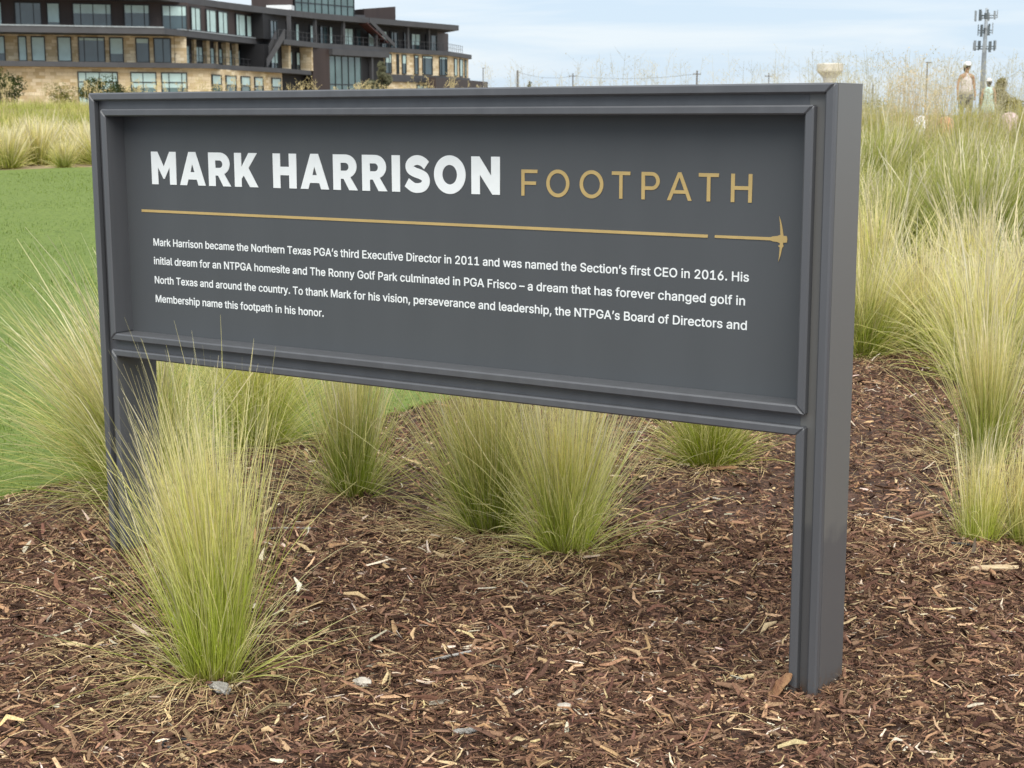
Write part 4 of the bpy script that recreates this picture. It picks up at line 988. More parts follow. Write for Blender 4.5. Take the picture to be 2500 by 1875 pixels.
# stone piers in front of the recessed storeys
for f, s, wd_, z0, z1, d in [(FB2, 10.0, .6, Z2T, Z3, .3), (FB2, 12.9, .8, Z2T, Z3, .5), (FB2, 15.6, .5, Z2T, Z3, .3), (FB2, 17.9, 1.0, Z2T, Z3, .6), (FB2, 20.6, .8, Z2T, Z3, .5), (FB2, 23.9, 1.0, Z2T, Z3, .6),
                             (FC1, 4.2, .7, Z2T, Z3, .9), (FC1, 10.4, 1.7, Z2T, Z3, 1.6)]:
    p = bbuild(f.box(MB(), s - wd_ / 2, s + wd_ / 2, -.2, d, z0, z1), 'pier', m_stone); wall_uv(p)
p = bbuild(FA3.box(MB(), 42.95, 44.2, -3.5, 0, Z2T, Z3), 'pier', m_stone); wall_uv(p)
# terrace posts
for f, s, z0, z1, d in [(FC1, 3.0, Z3T, ZR, 1.6), (FC1, 11.0, Z3T, ZR, 1.7), (FC3, 5.8, Z3T, ZR, 1.7), (FC3, 13.3, Z3T, ZR, 1.7), (FC3, 21.0, Z3T, ZR, 1.7), (FC3, 27.2, Z3T, ZR, 1.2), (FC2, 11.4, ZG, 7.5, .6)]:
    bbuild(f.box(MB(), s - .2, s + .2, d - .4, d, z0, z1), 'terrace_post', m_fascia)
# windows
hd3, hd2 = 11.55, 8.1
for c, bl in [((24.81, 25.45), 1), ((26.78, 27.29, 28.61, 29.35), 0), ((29.96, 31.19), .78), ((32.56, 33.33, 34.6, 35.94, 36.44), .4), ((37.8, 38.56, 39.88, 40.39), .34), ((41.77, 42.57, 43.84, 44.3), .42), ((18.2, 19.0, 20.6), .3), ((21.6, 22.4, 23.7), .6)]:
    window(FA3, c, Z3T + .12, hd3, bl)
for c, bl in [((24.0, 25.55), .68), ((26.93, 27.7), 1), ((28.23, 29.54), 1), ((30.86, 32.18), 1), ((32.97, 33.54, 34.9, 35.61), .12), ((36.16, 37.52), .66), ((38.88, 40.21), .2), ((40.77, 41.71, 42.5), 0), ((18, 20), .5), ((21, 22.6), 1)]:
    window(FA3, c, Z2T + .12, hd2, bl)
for c in [(33.69, 34.48, 35.87, 37.22, 37.73), (39.14, 40.39, 41.77), (42.38, 43.15, 44.53, 45.06)]:
    window(FAG, c, 1.0, 4.45, 1 if c[0] < 35 else .45, m_glass2, 3.45)
for c in [(1.39, 2.49, 3.72), (5.34, 6.21, 7.88), (8.55, 9.92, 11.07), (13.54, 14.38, 16.2), (16.69, 18.06), (18.94, 20.2)]:
    window(FB3, c, Z3T + .12, hd3, .99)
for c in [(5.94, 6.92, 7.91, 8.91), (10.5, 11.25, 12.18), (14.19, 15.15), (16.45, 17.3), (18.8, 19.9), (21.49, 22.29), (22.5, 23.3)]:
    window(FB2, c, Z2T + .12, 7.6, gw.choice([.99, .8]))
for c in [(1.12, 3.38), (4.64, 7.21), (8.64, 10.99), (12.36, 14.69), (17.32, 19.9)]:
    window(FGB, c, 1.0, 4.3, .32, m_glass2, 3.3)
for c in [(.4, 1.5, 2.4), (5.5, 6.8), (8.19, 9.24)]:
    window(FC1, c, Z2T + .1, 7.7, .7); window(FC1, c, Z3T + .1, 11.2, gw.choice([0, .99]))
for c in [(.6, 1.6), (2.73, 3.44, 4.24), (4.78, 5.4), (7.78, 8.89, 10.01), (10.76, 11.8), (13.6, 14.98), (16.75, 18.05), (18.95, 19.76, 20.7), (22.32, 22.84, 23.89), (24.2, 25.26, 26.43), (28.04, 29.35, 30.78)]:
    window(FC3, c, Z3T + .1, 11.2, gw.choice([.99, .99, .7, 0]))
window(FC2, (2.23, 3.65, 5.1, 6.56, 8.04, 9.44), .6, 7.5, 0, m_glass2, 3.9, .16)
for c, bl in [((15.2, 16.12, 16.62), .45), ((18.03, 18.43), 0), ((19.35, 20.27), .45), ((22.45, 23.4), .1), ((24.56, 25.1, 27.04), .1), ((29.0, 29.56, 30.6, 31.0), .1)]:
    window(FC2, c, Z2T + .1, hd2, bl)
window(FC2, (23.01, 24.5, 25.79, 27.19), 1.2, 4.1, .99)
for c in [(4.07, 5.61), (7.44, 9.29), (10.91, 11.72)]: window(FDR, c, Z2T + .1, hd2, .99)
# railings
for f, s0, s1, d, z in [(FB2, 2.5, 24, 1.6, Z2T), (FC1, -1, 11, 1.75, Z3T), (FC3, 0, 31, 1.75, Z3T), (Face((-8.85, 226.7), (-6.0, 240.3)), 0, 9, -.2, Z3T)]:
    rl = MB(); k = s0
    while k <= s1:
        f.box(rl, k - .02, k + .02, d - .06, d, z, z + 1.05); k += 1.25
    f.box(rl, s0, s1, d - .075, d + .015, z + 1.06, z + 1.10); f.box(rl, s0, s1, d - .05, d - .02, z + .5, z + .53)
    bbuild(rl, 'railing', m_fascia)


def slope(name, m, a, b2, wv, hgt):
    """inclined flight from a to b2 (r, t, h), with side vector wv and upstand hgt"""
    q = [a, b2, (b2[0] + wv[0], b2[1] + wv[1], b2[2]), (a[0] + wv[0], a[1] + wv[1], a[2])]
    return bbuild(MB().hexa([(p[0], p[1], p[2]) for p in q] + [(p[0], p[1], p[2] + hgt) for p in q]), name, m)


slope('stair_flight', m_fascia, (-29.1, 187.3, Z2T), (-27.0, 188.4, 9.05), (.10, -.16), 1.05)
slope('stair_flight', m_fascia, (-29.9, 188.6, Z2T), (-28.2, 189.8, 9.05), (.10, -.16), 1.05)
slope('stair_flight', m_black, (-29.3, 187.8, Z2T - .1), (-27.4, 188.7, 8.8), (-.6, .9), .2)
slope('roof_ramp', m_fascia, (-18.6, 207.6, ZR + .1), (-15.8, 213.2, 9.0), (.10, -.14), .55)
slope('roof_ramp', m_soffit, (-18.9, 208.2, ZR - .1), (-16.6, 213.9, 9.5), (-1.2, .9), .2)
# rooftop
bbuild(MB().prism([(-33.6, 205.5), (-28.15, 204.6), (-28.0, 216), (-33.6, 216)], ZRT + .004, 17.5), 'rooftop_block', m_brown)
bbuild(MB().prism([(-31.3, 203.0), (-28.0, 202.4), (-27.9, 204.4), (-31.4, 205.0)], 13.25, 13.85), 'entrance_canopy', m_roofwhite)
pg = Face((-28.05, 205.0), (-21.3, 215.0))
bbuild(MB().prism([(-28.1, 205.1), (-21.3, 215.1), (-24, 222), (-30, 217)], ZRT + .004, 18.2), 'rooftop_block', m_black)
window(pg, tuple(.1 + 1.32 * k for k in range(10)), ZRT + .1, 18.0, 0, m_glass2, 14.4, .14)
bbuild(MB().prism([(-21.3, 215.0), (-19.9, 216.2), (-20.5, 220), (-23, 219)], ZRT + .004, 13.4), 'parapet', m_fascia)
q = [(-20.1, 217.0), (-16.2, 222.5), (-18, 228), (-24, 224)]
bbuild(MB().hexa([(*p, ZRT + .004) for p in q] + [(q[0][0], q[0][1], 14.3), (q[1][0], q[1][1], 14.95), (q[2][0], q[2][1], 15.0), (q[3][0], q[3][1], 14.4)]), 'rooftop_block', m_brown)


# ------------------------------------------------------------------ shrubs and trees
def leaves(n, seed, shape_fn, size, cols):
    g = np.random.default_rng(seed)
    P = shape_fn(g, n); n = len(P)
    a = g.normal(0, 1, (n, 3)); a /= np.linalg.norm(a, axis=1, keepdims=True); b = g.normal(0, 1, (n, 3)); b = np.cross(a, b); b /= np.linalg.norm(b, axis=1, keepdims=True)
    s = size * g.uniform(.5, 1.3, (n, 1))
    V = np.stack([P - a * s, P + b * s * .45, P + a * s, P - b * s * .45], 1)
    F = np.arange(n * 4).reshape(n, 4)
    cl = .5 + .5 * np.sin(P @ np.array([2.1, 1.7, 2.6]) / max(size * 6, .1))
    c = np.array(cols[0]) * (1 - cl[:, None]) + np.array(cols[1]) * cl[:, None]
    c = c * g.uniform(.7, 1.3, (n, 1))
    return V.reshape(-1, 3), F, np.repeat(c, 4, 0)


def lumps(centres, rad_):
    def fn(g, n):
        k = g.integers(0, len(centres), n); c = np.array(centres)[k]
        d = g.normal(0, 1, (n, 3)); d /= np.linalg.norm(d, axis=1, keepdims=True)
        rr = np.array(rad_)[k] if hasattr(rad_, '__len__') else rad_
        return c + d * (rr * (.45 + .6 * g.random(n) ** .6))[:, None] * np.array([1, 1, .85])
    return fn


m_bark = mat('bark', (.09, .065, .045), .9, noise=.3, nscale=6, bump=.6, bscale=20)


def shrub(name, label, cat, r, t, hgt, wid, n, seed, cols, cone=False, group=None, ls=None):
    x, y = XY(r, t); z = gz(x, y)
    o = tag(empty(name, (x, y, z)), label, cat, group)
    g = np.random.default_rng(seed); ls = ls or hgt * .028; n = int(n * (1 if ls > .2 else 2))
    if cone:
        cs = [(g.normal(0, .28 * wid * (1 - q)), g.normal(0, .28 * wid * (1 - q)), hgt * (.12 + .82 * q)) for q in np.linspace(0, 1, 12)]; rs = np.array([max(.07 * wid, wid * .36 * (1 - q)) for q in np.linspace(0, 1, 12)])
    else:
        cs = [(g.uniform(-.38, .38) * wid, g.uniform(-.38, .38) * wid, hgt * g.uniform(.35, .75)) for _ in range(11)]; rs = np.array([hgt * g.uniform(.18, .34) for _ in range(11)])
    v, f, c = leaves(n, seed, lumps(cs, rs), ls, cols)
    mesh_np('crown', v, f, m_grass, o, col=c)
    tr = MB(); tr.tube([(0, 0, -.3), (.02 * hgt, 0, hgt * .3), (0, .02 * hgt, hgt * .75)], [.035 * hgt, .028 * hgt, .01 * hgt], 7)
    for k in range(6):
        c0 = cs[k + 2]; tr.tube([(0, 0, hgt * (.12 + .05 * k)), tuple(Vector(c0) * .55), c0], [.018 * hgt, .012 * hgt, .004 * hgt], 5)
    tr.build('trunk', m_bark, o)
    return o


DARKG = ((.030, .045, .016), (.085, .105, .035)); OLIVE = ((.13, .13, .04), (.30, .27, .09))
shrub('shrub', 'dark green rounded shrub against the stone wall at the left picture edge', 'shrub', -24.4, 75, 2.25, 2.6, 1900, 201, DARKG)
shrub('shrub', 'dark spreading shrub under the hotel windows, just above the upper left corner of the sign', 'shrub', -21.4, 82, 2.15, 3.6, 2000, 202, DARKG)
shrub('shrub', 'small olive shrub left of the dark spreading shrub near the hotel wall', 'shrub', -23.5, 82, 1.75, 1.8, 900, 203, OLIVE)
shrub('evergreen_tree', 'grey-green feathery conifer in front of the dark lobby recess of the hotel', 'tree', -15.5, 188, 5.7, 4.6, 4200, 204, ((.12, .13, .085), (.25, .25, .16)), True, None, .26)
shrub('evergreen_tree', 'olive pointed juniper behind the meadow at the right picture edge', 'tree', 18.7, 60, 2.0, 2.5, 3000, 205, ((.16, .14, .04), (.34, .29, .10)), True, None, .09)
shrub('shrub', 'olive bush spreading below the pointed juniper at the right picture edge', 'shrub', 19.2, 59, 1.25, 2.8, 1500, 206, OLIVE)
shrub('shrub', 'low olive bush on the skyline close to the right post of the sign', 'shrub', 11.6, 52, 1.25, 2.2, 1100, 209, OLIVE)
shrub('small_tree', 'small pointed tree on the skyline beside the tallest left utility pole', 'tree', 3.9, 330, 8.2, 5.0, 700, 207, DARKG, True)
shrub('small_tree', 'low round tree on the skyline, right of the small pointed tree', 'tree', 7.2, 330, 6.6, 4.6, 600, 208, DARKG)


# ------------------------------------------------------------------ towers and poles on the skyline
def lathe(name, prof, m, parent, seg=40):
    return MB().rings([(z, 0, 0, r, r) for z, r in prof], seg).build(name, m, parent, smooth=False)


m_tank = mat('cream_tank_paint', (.62, .58, .50), .6, noise=.06, nscale=.08)
m_tank2 = mat('concrete_shaft', (.58, .57, .54), .75, noise=.08, nscale=.05)
x, y = XY(303.5, 1500); wt = tag(empty('water_tower', (x, y, 0)), 'cream water tower with a flared concrete shaft on the horizon', 'water tower')
e0 = CAM[2]
lathe('tank', [(39.2 + e0, 12.0), (40.2 + e0, 12.35), (46.2 + e0, 12.45), (46.9 + e0, 12.0), (47.2 + e0, 8)], m_tank, wt)
lathe('shaft', [(-4, 6.4), (30 + e0, 6.0), (33.5 + e0, 6.6), (36 + e0, 8.5), (39.2 + e0, 12.0)], m_tank2, wt)
MB().tube([(1.5, 0, 47.1 + e0), (1.5, 0, 50.4 + e0)], .18, 6).tube([(3.2, 0, 47.1 + e0), (3.2, 0, 49.2 + e0)], .15, 6).tube([(-1, 0, 47.1 + e0), (-1, 0, 48.6 + e0)], .3, 6).build('antenna', m_metal, wt)

x, y = XY(98.9, 330); ct = tag(empty('cell_tower', (x, y, 0)), 'grey cell phone tower with three tiers of antennas above the grass', 'cell tower')
m_ant = mat('antenna_grey', (.26, .29, .31), .5, noise=.15, nscale=3)
m_antd = mat('antenna_dark', (.09, .11, .12), .5, noise=.15, nscale=3)
MB().tube([(0, 0, -1), (0, 0, 12), (.1, 0, 22.9)], [.62, .5, .30], 12).build('pole', m_ant, ct, smooth=True)
gq = np.random.default_rng(3)
for z, R_, n, hh in [(21.4, 2.15, 9, 2.1), (18.4, 1.35, 6, 2.3), (15.1, 2.15, 12, 2.2)]:
    arm = MB()
    for k in range(n):
        a = 2 * math.pi * k / n + .25; px, py = R_ * math.cos(a), R_ * math.sin(a)
        if k % 3 == 0:
            arm.tube([(0, 0, z), (px, py, z)], .11, 5); a2 = a + 2 * math.pi * 3 / n; arm.tube([(px, py, z - .5), (R_ * math.cos(a2), R_ * math.sin(a2), z - .5)], .07, 5)
        p = MB(); c, s = math.cos(a), math.sin(a); h2 = hh * gq.uniform(.75, 1.1) / 2; wd_ = gq.choice([.16, .2, .26]); zz = z + gq.uniform(-.2, .4)
        p.hexa([(px + c * i - s * j, py + s * i + c * j, zz + k2) for k2 in (-h2, h2) for i, j in ((0, -wd_), (.18, -wd_), (.18, wd_), (0, wd_))])
        p.build('antenna_panel', m_ant if gq.random() < .6 else m_antd, ct)
    arm.tube([(0, 0, z - .7), (0, 0, z + .5)], .42, 8)
    arm.build('antenna_mount', m_antd, ct)


def pole(label, r, t, top, cross=None, name='utility_pole', cat='pole', lamp=0, rd=.14):
    x, y = XY(r, t); z = gz(x, y); o = tag(empty(name, (x, y, z), YAW), label, cat, None)
    h = top - z
    MB().tube([(0, 0, -.5), (0, 0, h)], [rd, rd * .7], 8).build('post', m_wood, o)
    if cross: MB().box(-cross / 2, cross / 2, -.08, .08, h - 1.0, h - .75).tube([(-cross * .45, 0, h - .75), (-cross * .45, 0, h - .45)], .06, 5).tube([(cross * .45, 0, h - .75), (cross * .45, 0, h - .45)], .06, 5).build('crossarm', m_wood, o)
    if lamp: MB().box(-rd, lamp, -rd, rd, h - lamp * .05, h + lamp * .2).build('lamp_head', m_wood, o)
    return o


m_wood = mat('weathered_pole', (.16, .155, .15), .85, noise=.2, nscale=3)
pole('tall grey utility pole on the skyline, right of the hotel', 1.62, 400, 12.4, None, rd=.34)
pole('pale utility pole with a short crossarm, right of the tall grey pole', 19.6, 500, 14.2, 2.6, rd=.26)
pole('dark utility pole with a crossarm on the skyline above the word footpath', 47.2, 400, 12.2, 2.0, rd=.30)
pole('small street lamp on the skyline just right of the dark crossarm pole', 49.0, 400, 8.2, None, 'street_lamp', 'street lamp', .9, rd=.16)
pole('utility pole with a crossarm on the skyline left of the water tower', 72, 440, 12.6, 2.2, rd=.2)
pole('thin dark pole standing in the tan seed heads right of the sign', 13.2, 50, 2.95, None, 'marker_post', 'post', .13, rd=.035)
pole('short grey post on the skyline next to the right post of the sign', 11.5, 50, 2.3, None, 'marker_post', 'post', 0, rd=.035)
pole('slim lamp post standing on the low wall at the right end of the hotel', -4.2, 236, 8.2, None, 'street_lamp', 'street lamp', .35, rd=.10)
# overhead line between the poles
a3, b3 = (*XY(1.62, 400), 12.0), (*XY(19.6, 500), 13.4)
wr = MB()
for (p, q_) in [(a3, b3), (b3, (*XY(47.2, 400), 11.4))]:
    wr.tube([tuple(p[i] + (q_[i] - p[i]) * s for i in range(2)) + (p[2] + (q_[2] - p[2]) * s - 3.0 * 4 * s * (1 - s) * .35,) for s in np.linspace(0, 1, 9)], .05, 4)
tag(wr.build('overhead_wire', m_wood), 'thin sagging wire strung between the skyline utility poles', 'wire')


# ------------------------------------------------------------------ people beyond the grass
m_skin = mat('tanned_skin', (.42, .22, .12), .55, noise=.06, nscale=20)
m_hair = mat('dark_hair', (.035, .025, .02), .6, noise=.2, nscale=60)
m_capw = mat('white_cap', (.78, .79, .78), .7, noise=.03, nscale=30)
m_pink = mat('pale_patterned_top', (.56, .47, .45), .8, nscale=45, color2=(.72, .66, .64))
m_navy = mat('grey_navy_cloth', (.07, .08, .11), .85, nscale=12, color2=(.20, .19, .19))
m_mint = mat('mint_cloth', (.50, .66, .58), .8, noise=.08, nscale=12)
m_wht = mat('white_cloth', (.74, .74, .77), .8, noise=.06, nscale=12)
m_orange = mat('orange_cloth', (.54, .27, .15), .8, noise=.1, nscale=12)
m_pink2 = mat('pink_cloth', (.60, .44, .43), .8, noise=.1, nscale=12)


def skin_body(name, joints, edges, m, parent):
    """one continuous body grown from a joint skeleton"""
    me = bpy.data.meshes.new(name); me.from_pydata([j[:3] for j in joints], edges, []); me.update()
    o = bpy.data.objects.new(name, me); COL.objects.link(o)
    sk = o.modifiers.new('skin', 'SKIN'); sk.use_smooth_shade = True
    for v, j in zip(me.skin_vertices[0].data if me.skin_vertices else [], joints): v.radius = (j[3], j[4] if len(j) > 4 else j[3])
    if not me.skin_vertices:
        bm = bmesh.new(); bm.from_mesh(me); ly = bm.verts.layers.skin.verify()
        for v, j in zip(bm.verts, joints): v[ly].radius = (j[3], j[4] if len(j) > 4 else j[3])
        bm.verts.ensure_lookup_table(); bm.verts[0][ly].use_root = True
        bm.to_mesh(me); bm.free()
    su = o.modifiers.new('sub', 'SUBSURF'); su.levels = 1; su.render_levels = 1
    bpy.context.view_layer.update()
    m2 = bpy.data.meshes.new_from_object(o.evaluated_get(bpy.context.evaluated_depsgraph_get()))
    COL.objects.unlink(o); bpy.data.objects.remove(o)
    m2.materials.clear(); m2.materials.append(m); m2.name = name
    return link(bpy.data.objects.new(name, m2), parent)


def hand(J, Ed, wrist, side, down=(0, 0, -1)):
    """palm with four fingers and a thumb hanging from the wrist joint"""
    w = Vector(J[wrist][:3]); d = Vector(down).normalized(); J.append((*(w + d * .05), .026, .016)); p = len(J) - 1; Ed.append((wrist, p))
    for k, (o, l) in enumerate([(-.026, .062), (-.009, .072), (.009, .068), (.025, .054)]):
        J.append((*(w + d * (.085 + l * .45) + Vector((0, o, 0))), .008)); Ed.append((p, len(J) - 1))
        J.append((*(w + d * (.085 + l) + Vector((-side * .012, o, 0))), .007)); Ed.append((len(J) - 2, len(J) - 1))
    J.append((*(w + d * .075 + Vector((-side * .012, -.042, 0))), .009)); Ed.append((p, len(J) - 1))


def standing_person(label, r, t, feet_z, hgt, top_m, leg_m, dress=False, turn=0., cap=True):
    x, y = XY(r, t); o = tag(empty('person', (x, y, feet_z), YAW + turn), label, 'person', 'people beyond the grass')
    k = hgt / 1.68
    J = [(0, 0, .95, .115, .085), (0, 0, 1.10, .105, .08), (0, .01, 1.27, .125, .085), (0, .01, 1.38, .10, .07), (0, 0, 1.45, .047), (0, -.005, 1.53, .062, .07), (0, -.01, 1.62, .072, .085)]
    Ed = [(0, 1), (1, 2), (2, 3), (3, 4), (4, 5), (5, 6)]
    for s in (-1, 1):
        b0 = len(J)
        J += [(s * .165, .01, 1.365, .055), (s * .205, .03, 1.22, .042), (s * .225, .02, 1.08, .037), (s * .235, -.03, .90, .027)]
        Ed += [(3, b0), (b0, b0 + 1), (b0 + 1, b0 + 2), (b0 + 2, b0 + 3)]
        hand(J, Ed, b0 + 3, s)
        b0 = len(J)
        J += [(s * .085, 0, .86, .088), (s * .095, 0, .68, .07), (s * .10, -.005, .48, .052), (s * .10, .01, .30, .05), (s * .10, .02, .08, .034), (s * .105, -.10, .03, .032)]
        Ed += [(0, b0)] + [(b0 + i, b0 + i + 1) for i in range(5)]
    J = [tuple(np.array(j) * k) for j in J]
    skin_body('body', J, Ed, m_skin, o)
    # face (turned away from the viewer), ears, hair
    f = MB(); f.rings([(1.565 * k, 0, -.098 * k, .012 * k, .012 * k), (1.585 * k, 0, -.108 * k, .014 * k, .018 * k), (1.61 * k, 0, -.098 * k, .008 * k, .01 * k)], 8)
    for s in (-1, 1): f.rings([(1.57 * k, s * .078 * k, 0, .010 * k, .018 * k), (1.60 * k, s * .084 * k, 0, .012 * k, .025 * k), (1.63 * k, s * .080 * k, 0, .008 * k, .018 * k)], 8)
    f.build('face_and_ears', m_skin, o, smooth=True)
    e = MB()
    for s in (-1, 1): e.rings([(1.612 * k, s * .03 * k, -.084 * k, .006 * k, .006 * k), (1.62 * k, s * .03 * k, -.088 * k, .010 * k, .008 * k), (1.628 * k, s * .03 * k, -.084 * k, .006 * k, .006 * k)], 8)
    e.rings([(1.546 * k, 0, -.084 * k, .018 * k, .008 * k), (1.552 * k, 0, -.088 * k, .022 * k, .008 * k), (1.556 * k, 0, -.084 * k, .018 * k, .006 * k)], 8)
    e.build('eyes_and_mouth', m_hair, o)
    MB().rings([(1.46 * k, 0, .055 * k, .035 * k, .02 * k), (1.50 * k, 0, .05 * k, .062 * k, .05 * k), (1.56 * k, 0, .022 * k, .083 * k, .085 * k), (1.63 * k, 0, .012 * k, .088 * k, .094 * k), (1.66 * k, 0, .01 * k, .08 * k, .09 * k)], 16).build('hair', m_hair, o, smooth=True)
    if cap:
        c = MB().rings([(1.625 * k, 0, .0, .098 * k, .112 * k), (1.67 * k, 0, .0, .098 * k, .110 * k), (1.715 * k, 0, .0, .080 * k, .09 * k), (1.738 * k, 0, 0, .035 * k, .04 * k)], 18)
        c.rings([(1.628 * k, 0, -.12 * k, .08 * k, .085 * k), (1.640 * k, 0, -.125 * k, .082 * k, .09 * k)], 16)
        c.build('cap', m_capw, o, smooth=True)
    if dress:
        MB().rings([(.58 * k, 0, 0, .25 * k, .20 * k), (.80 * k, 0, 0, .205 * k, .16 * k), (1.03 * k, 0, 0, .15 * k, .12 * k), (1.2 * k, 0, .01, .165 * k, .125 * k), (1.33 * k, 0, .01, .18 * k, .11 * k), (1.41 * k, 0, .01, .15 * k, .085 * k), (1.445 * k, 0, .0, .075 * k, .06 * k)], 20).build('dress', top_m, o, smooth=True)
    else:
        MB().rings([(.90 * k, 0, 0, .185 * k, .14 * k), (1.02 * k, 0, 0, .165 * k, .13 * k), (1.12 * k, 0, 0, .145 * k, .115 * k), (1.25 * k, 0, .01, .15 * k, .12 * k), (1.32 * k, 0, .01, .115 * k, .105 * k), (1.39 * k, 0, .01, .07 * k, .08 * k), (1.435 * k, 0, .0, .06 * k, .058 * k)], 20).build('tank_top', top_m, o, smooth=True)
        sh = MB().rings([(.76 * k, 0, 0, .20 * k, .145 * k), (.88 * k, 0, 0, .182 * k, .135 * k), (.935 * k, 0, 0, .165 * k, .13 * k)], 18)
        for s in (-1, 1): sh.rings([(.56 * k, s * .10 * k, 0, .092 * k, .10 * k), (.78 * k, s * .095 * k, 0, .10 * k, .12 * k)], 14)
        sh.build('shorts', leg_m, o, smooth=True)
    return o


def sitting_person(label, r, t, top_m, leg_m, hs=1., turn=0.):
    """sitting on the ground, bent forward over the drawn-up knees, back to the viewer"""
    x, y = XY(r, t); o = tag(empty('person', (x, y, gz(x, y)), YAW + turn), label, 'person', 'people beyond the grass')
    J = [(0, 0, .13, .13, .11), (0, .03, .30, .115, .09), (0, .12, .47, .13, .085), (0, .20, .56, .09, .07), (0, .27, .58, .045), (0, .35, .57, .066), (0, .42, .55, .07)]
    J = [(a, b, c, *d) for a, b, c, *d in J]
    Ed = [(0, 1), (1, 2), (2, 3), (3, 4), (4, 5), (5, 6)]
    for s in (-1, 1):
        b0 = len(J)
        J += [(s * .16, .18, .53, .052), (s * .22, .25, .36, .04), (s * .18, .42, .30, .035), (s * .10, .52, .26, .026)]
        Ed += [(3, b0), (b0, b0 + 1), (b0 + 1, b0 + 2), (b0 + 2, b0 + 3)]
        hand(J, Ed, b0 + 3, s, (0, .6, -.8))
        b0 = len(J)
        J += [(s * .10, .08, .14, .085), (s * .13, .30, .34, .068), (s * .13, .48, .44, .054), (s * .13, .52, .24, .05), (s * .13, .55, .07, .034), (s * .13, .68, .035, .03)]
        Ed += [(0, b0)] + [(b0 + i, b0 + i + 1) for i in range(5)]
    J = [tuple(np.array(j) * hs) for j in J]
    skin_body('body', J, Ed, m_skin, o)
    k = hs
    MB().rings([(.50 * k, 0, .40 * k, .05 * k, .05 * k), (.55 * k, 0, .385 * k, .085 * k, .09 * k), (.61 * k, 0, .375 * k, .086 * k, .095 * k), (.655 * k, 0, .37 * k, .05 * k, .055 * k)], 14).build('hair', m_hair, o, smooth=True)
    MB().rings([(.08 * k, 0, .02 * k, .175 * k, .14 * k), (.25 * k, 0, .03 * k, .165 * k, .14 * k), (.40 * k, 0, .09 * k, .185 * k, .145 * k), (.52 * k, 0, .16 * k, .20 * k, .13 * k), (.60 * k, 0, .20 * k, .13 * k, .09 * k), (.625 * k, 0, .23 * k, .07 * k, .06 * k)], 18).build('shirt', top_m, o, smooth=True)
    return o


standing_person('person seen from behind in white cap, pale racerback top and grey shorts', 9.26 * 40 / 32, 40, gz(*XY(9.26 * 40 / 32, 40)), 1.66, m_pink, m_navy, turn=.15)
standing_person('person in white cap and mint green clothes, right of the one with bare shoulders', 13.67 * 52 / 45, 52, gz(*XY(13.67 * 52 / 45, 52)), 1.64, m_mint, m_navy, dress=True, turn=math.pi - .4)
sitting_person('person in white shirt sitting low in the grass, nearest to the sign', 33 * .2617, 33, m_wht, m_navy, .84)
sitting_person('person in orange shirt sitting in the grass below the standing person', 33 * .2793, 33, m_orange, m_navy, .80, .2)
sitting_person('person in pink shirt sitting in the grass at the right picture edge', 33 * .3187, 33, m_pink2, m_navy, .90, -.2)


# ------------------------------------------------------------------ bits lying on the mulch
m_grey = mat('weathered_grey_wood', (.30, .28, .25), .9, nscale=30, color2=(.60, .57, .52), bump=1, bscale=120, stretch=(1, 6, 6))
m_stone2 = mat('pale_stone', (.42, .38, .32), .85, noise=.3, nscale=40, bump=.6, bscale=120)
m_bk = mat('rust_brown_bark', (.16, .07, .035), .9, nscale=25, color2=(.30, .17, .08), bump=1, bscale=100)
m_tan = mat('fresh_tan_wood', (.50, .36, .20), .85, nscale=30, color2=(.66, .52, .33), bump=.6, bscale=150, stretch=(1, 8, 8))
m_rub = mat('black_rubber', (.014, .014, .015), .5, noise=.1, nscale=20)


def chunk(name, label, cat, x, y, ln, wd_, th, yaw, m, seed, pitch=0., lift=.0):
    g = np.random.default_rng(seed); mb = MB(); seg, n = 9, 7; vs = []
    for i in range(n):
        s = i / (n - 1); w = math.sin(math.pi * (.1 + .8 * s)) ** .5
        for k in range(seg):
            a = 2 * math.pi * k / seg; q = g.uniform(.75, 1.15)
            vs.append(((s - .5) * ln + g.normal(0, .02) * ln, math.cos(a) * wd_ / 2 * w * q + .06 * ln * math.sin(3 * s + seed), math.sin(a) * th / 2 * w * q))
    fs = [(i * seg + k, i * seg + (k + 1) % seg, (i + 1) * seg + (k + 1) % seg, (i + 1) * seg + k) for i in range(n - 1) for k in range(seg)] + [tuple(range(seg))[::-1], tuple(range((n - 1) * seg, n * seg))]
    o = mb.add(vs, fs).build(name, m)
    o.location = (x, y, gz(x, y) + th * .4 + .008 + lift); o.rotation_euler = (0, -pitch, yaw)
    return tag(o, label, cat)


def pix(u, v):        # where a site point seen at picture position (u, v) lies on flat ground
    d = FWD + cr * (u - 1250) / 3772 + cu * (937.5 - v) / 3772
    k = -CAM[2] / d[2]; return CAM[0] + d[0] * k, CAM[1] + d[1] * k


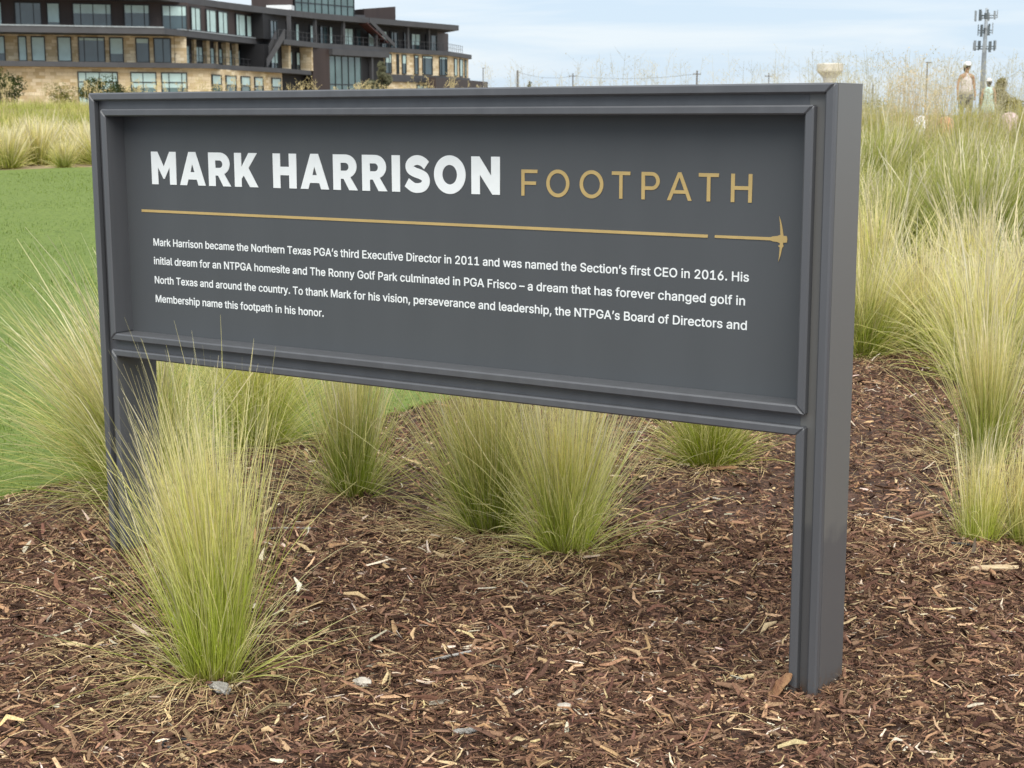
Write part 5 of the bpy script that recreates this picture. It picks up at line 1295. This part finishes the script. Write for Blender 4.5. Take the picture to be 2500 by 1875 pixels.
RX = YAW              # direction of the picture's horizontal on the ground
chunk('wood_chunk', 'weathered grey wood chunk lying at the foot of the front tuft', 'wood piece', *pix(535, 1690), .085, .035, .028, RX - 1.0, m_grey, 301, .1)
chunk('bark_piece', 'rust-brown bark piece leaning against the foot of the right post', 'bark', 2.325, -.035, .085, .035, .012, RX + .75, m_bk, 302, .65, .020)
chunk('stone', 'pale rounded stone on the mulch right of the front tuft', 'stone', *pix(884, 1660), .045, .032, .026, RX, m_stone2, 303)
chunk('wood_chunk', 'white split wood chip on the mulch near the middle of the bottom edge', 'wood piece', *pix(1138, 1770), .060, .024, .014, RX + .3, m_grey, 304)
chunk('wood_chunk', 'tan flat wood chip standing among curled roots before the sign', 'wood piece', *pix(1215, 1590), .055, .022, .008, RX - .9, m_tan, 305, .7, .018)
chunk('stone', 'small beige stone on the mulch towards the right post', 'stone', *pix(1377, 1723), .030, .026, .020, RX, m_stone2, 306)
chunk('wood_chunk', 'long tan wood splinter at the lower right, beside the black tube', 'wood piece', *pix(2425, 1390), .15, .04, .016, RX, m_tan, 307)
chunk('bark_piece', 'brown bark slab on the mulch behind the right end of the sign', 'bark', *pix(1765, 1140), .12, .05, .014, RX - .4, m_bk, 308, .15)
chunk('wood_chunk', 'curved grey stick in the mulch right of the left post', 'wood piece', *pix(722, 1293), .17, .012, .010, RX + .1, m_grey, 309)
chunk('wood_chunk', 'forked pale root lying before the sign between the posts', 'wood piece', *pix(1100, 1590), .11, .010, .008, RX + .45, m_grey, 310, .1, .01)
x0, y0 = pix(2300, 1330); ex = Vector((math.cos(RX), math.sin(RX), 0)); ey = Vector((-ex.y, ex.x, 0))
P = [Vector((x0, y0, 0)) + ex * a + ey * b for a, b in [(0, .01), (.03, .012), (.06, .008), (.085, -.01), (.10, -.045), (.105, -.075)]]
tag(MB().tube([(p.x, p.y, gz(p.x, p.y) + .016) for p in P], .005, 8).build('irrigation_tube', m_rub, smooth=True), 'short bent black irrigation tube sticking out of the mulch at the right', 'tube')
x0, y0 = pix(430, 1812)
P = [Vector((x0, y0, 0)) + ex * (.032 * math.cos(a)) + ey * (.022 * math.sin(a)) for a in np.linspace(-.6, 4.6, 15)]
tag(MB().tube([(p.x, p.y, gz(p.x, p.y) + .014) for p in P], .0035, 8).build('cable_tie', m_rub, smooth=True), 'small black loop of plastic strap lying in the mulch at the lower left', 'strap')
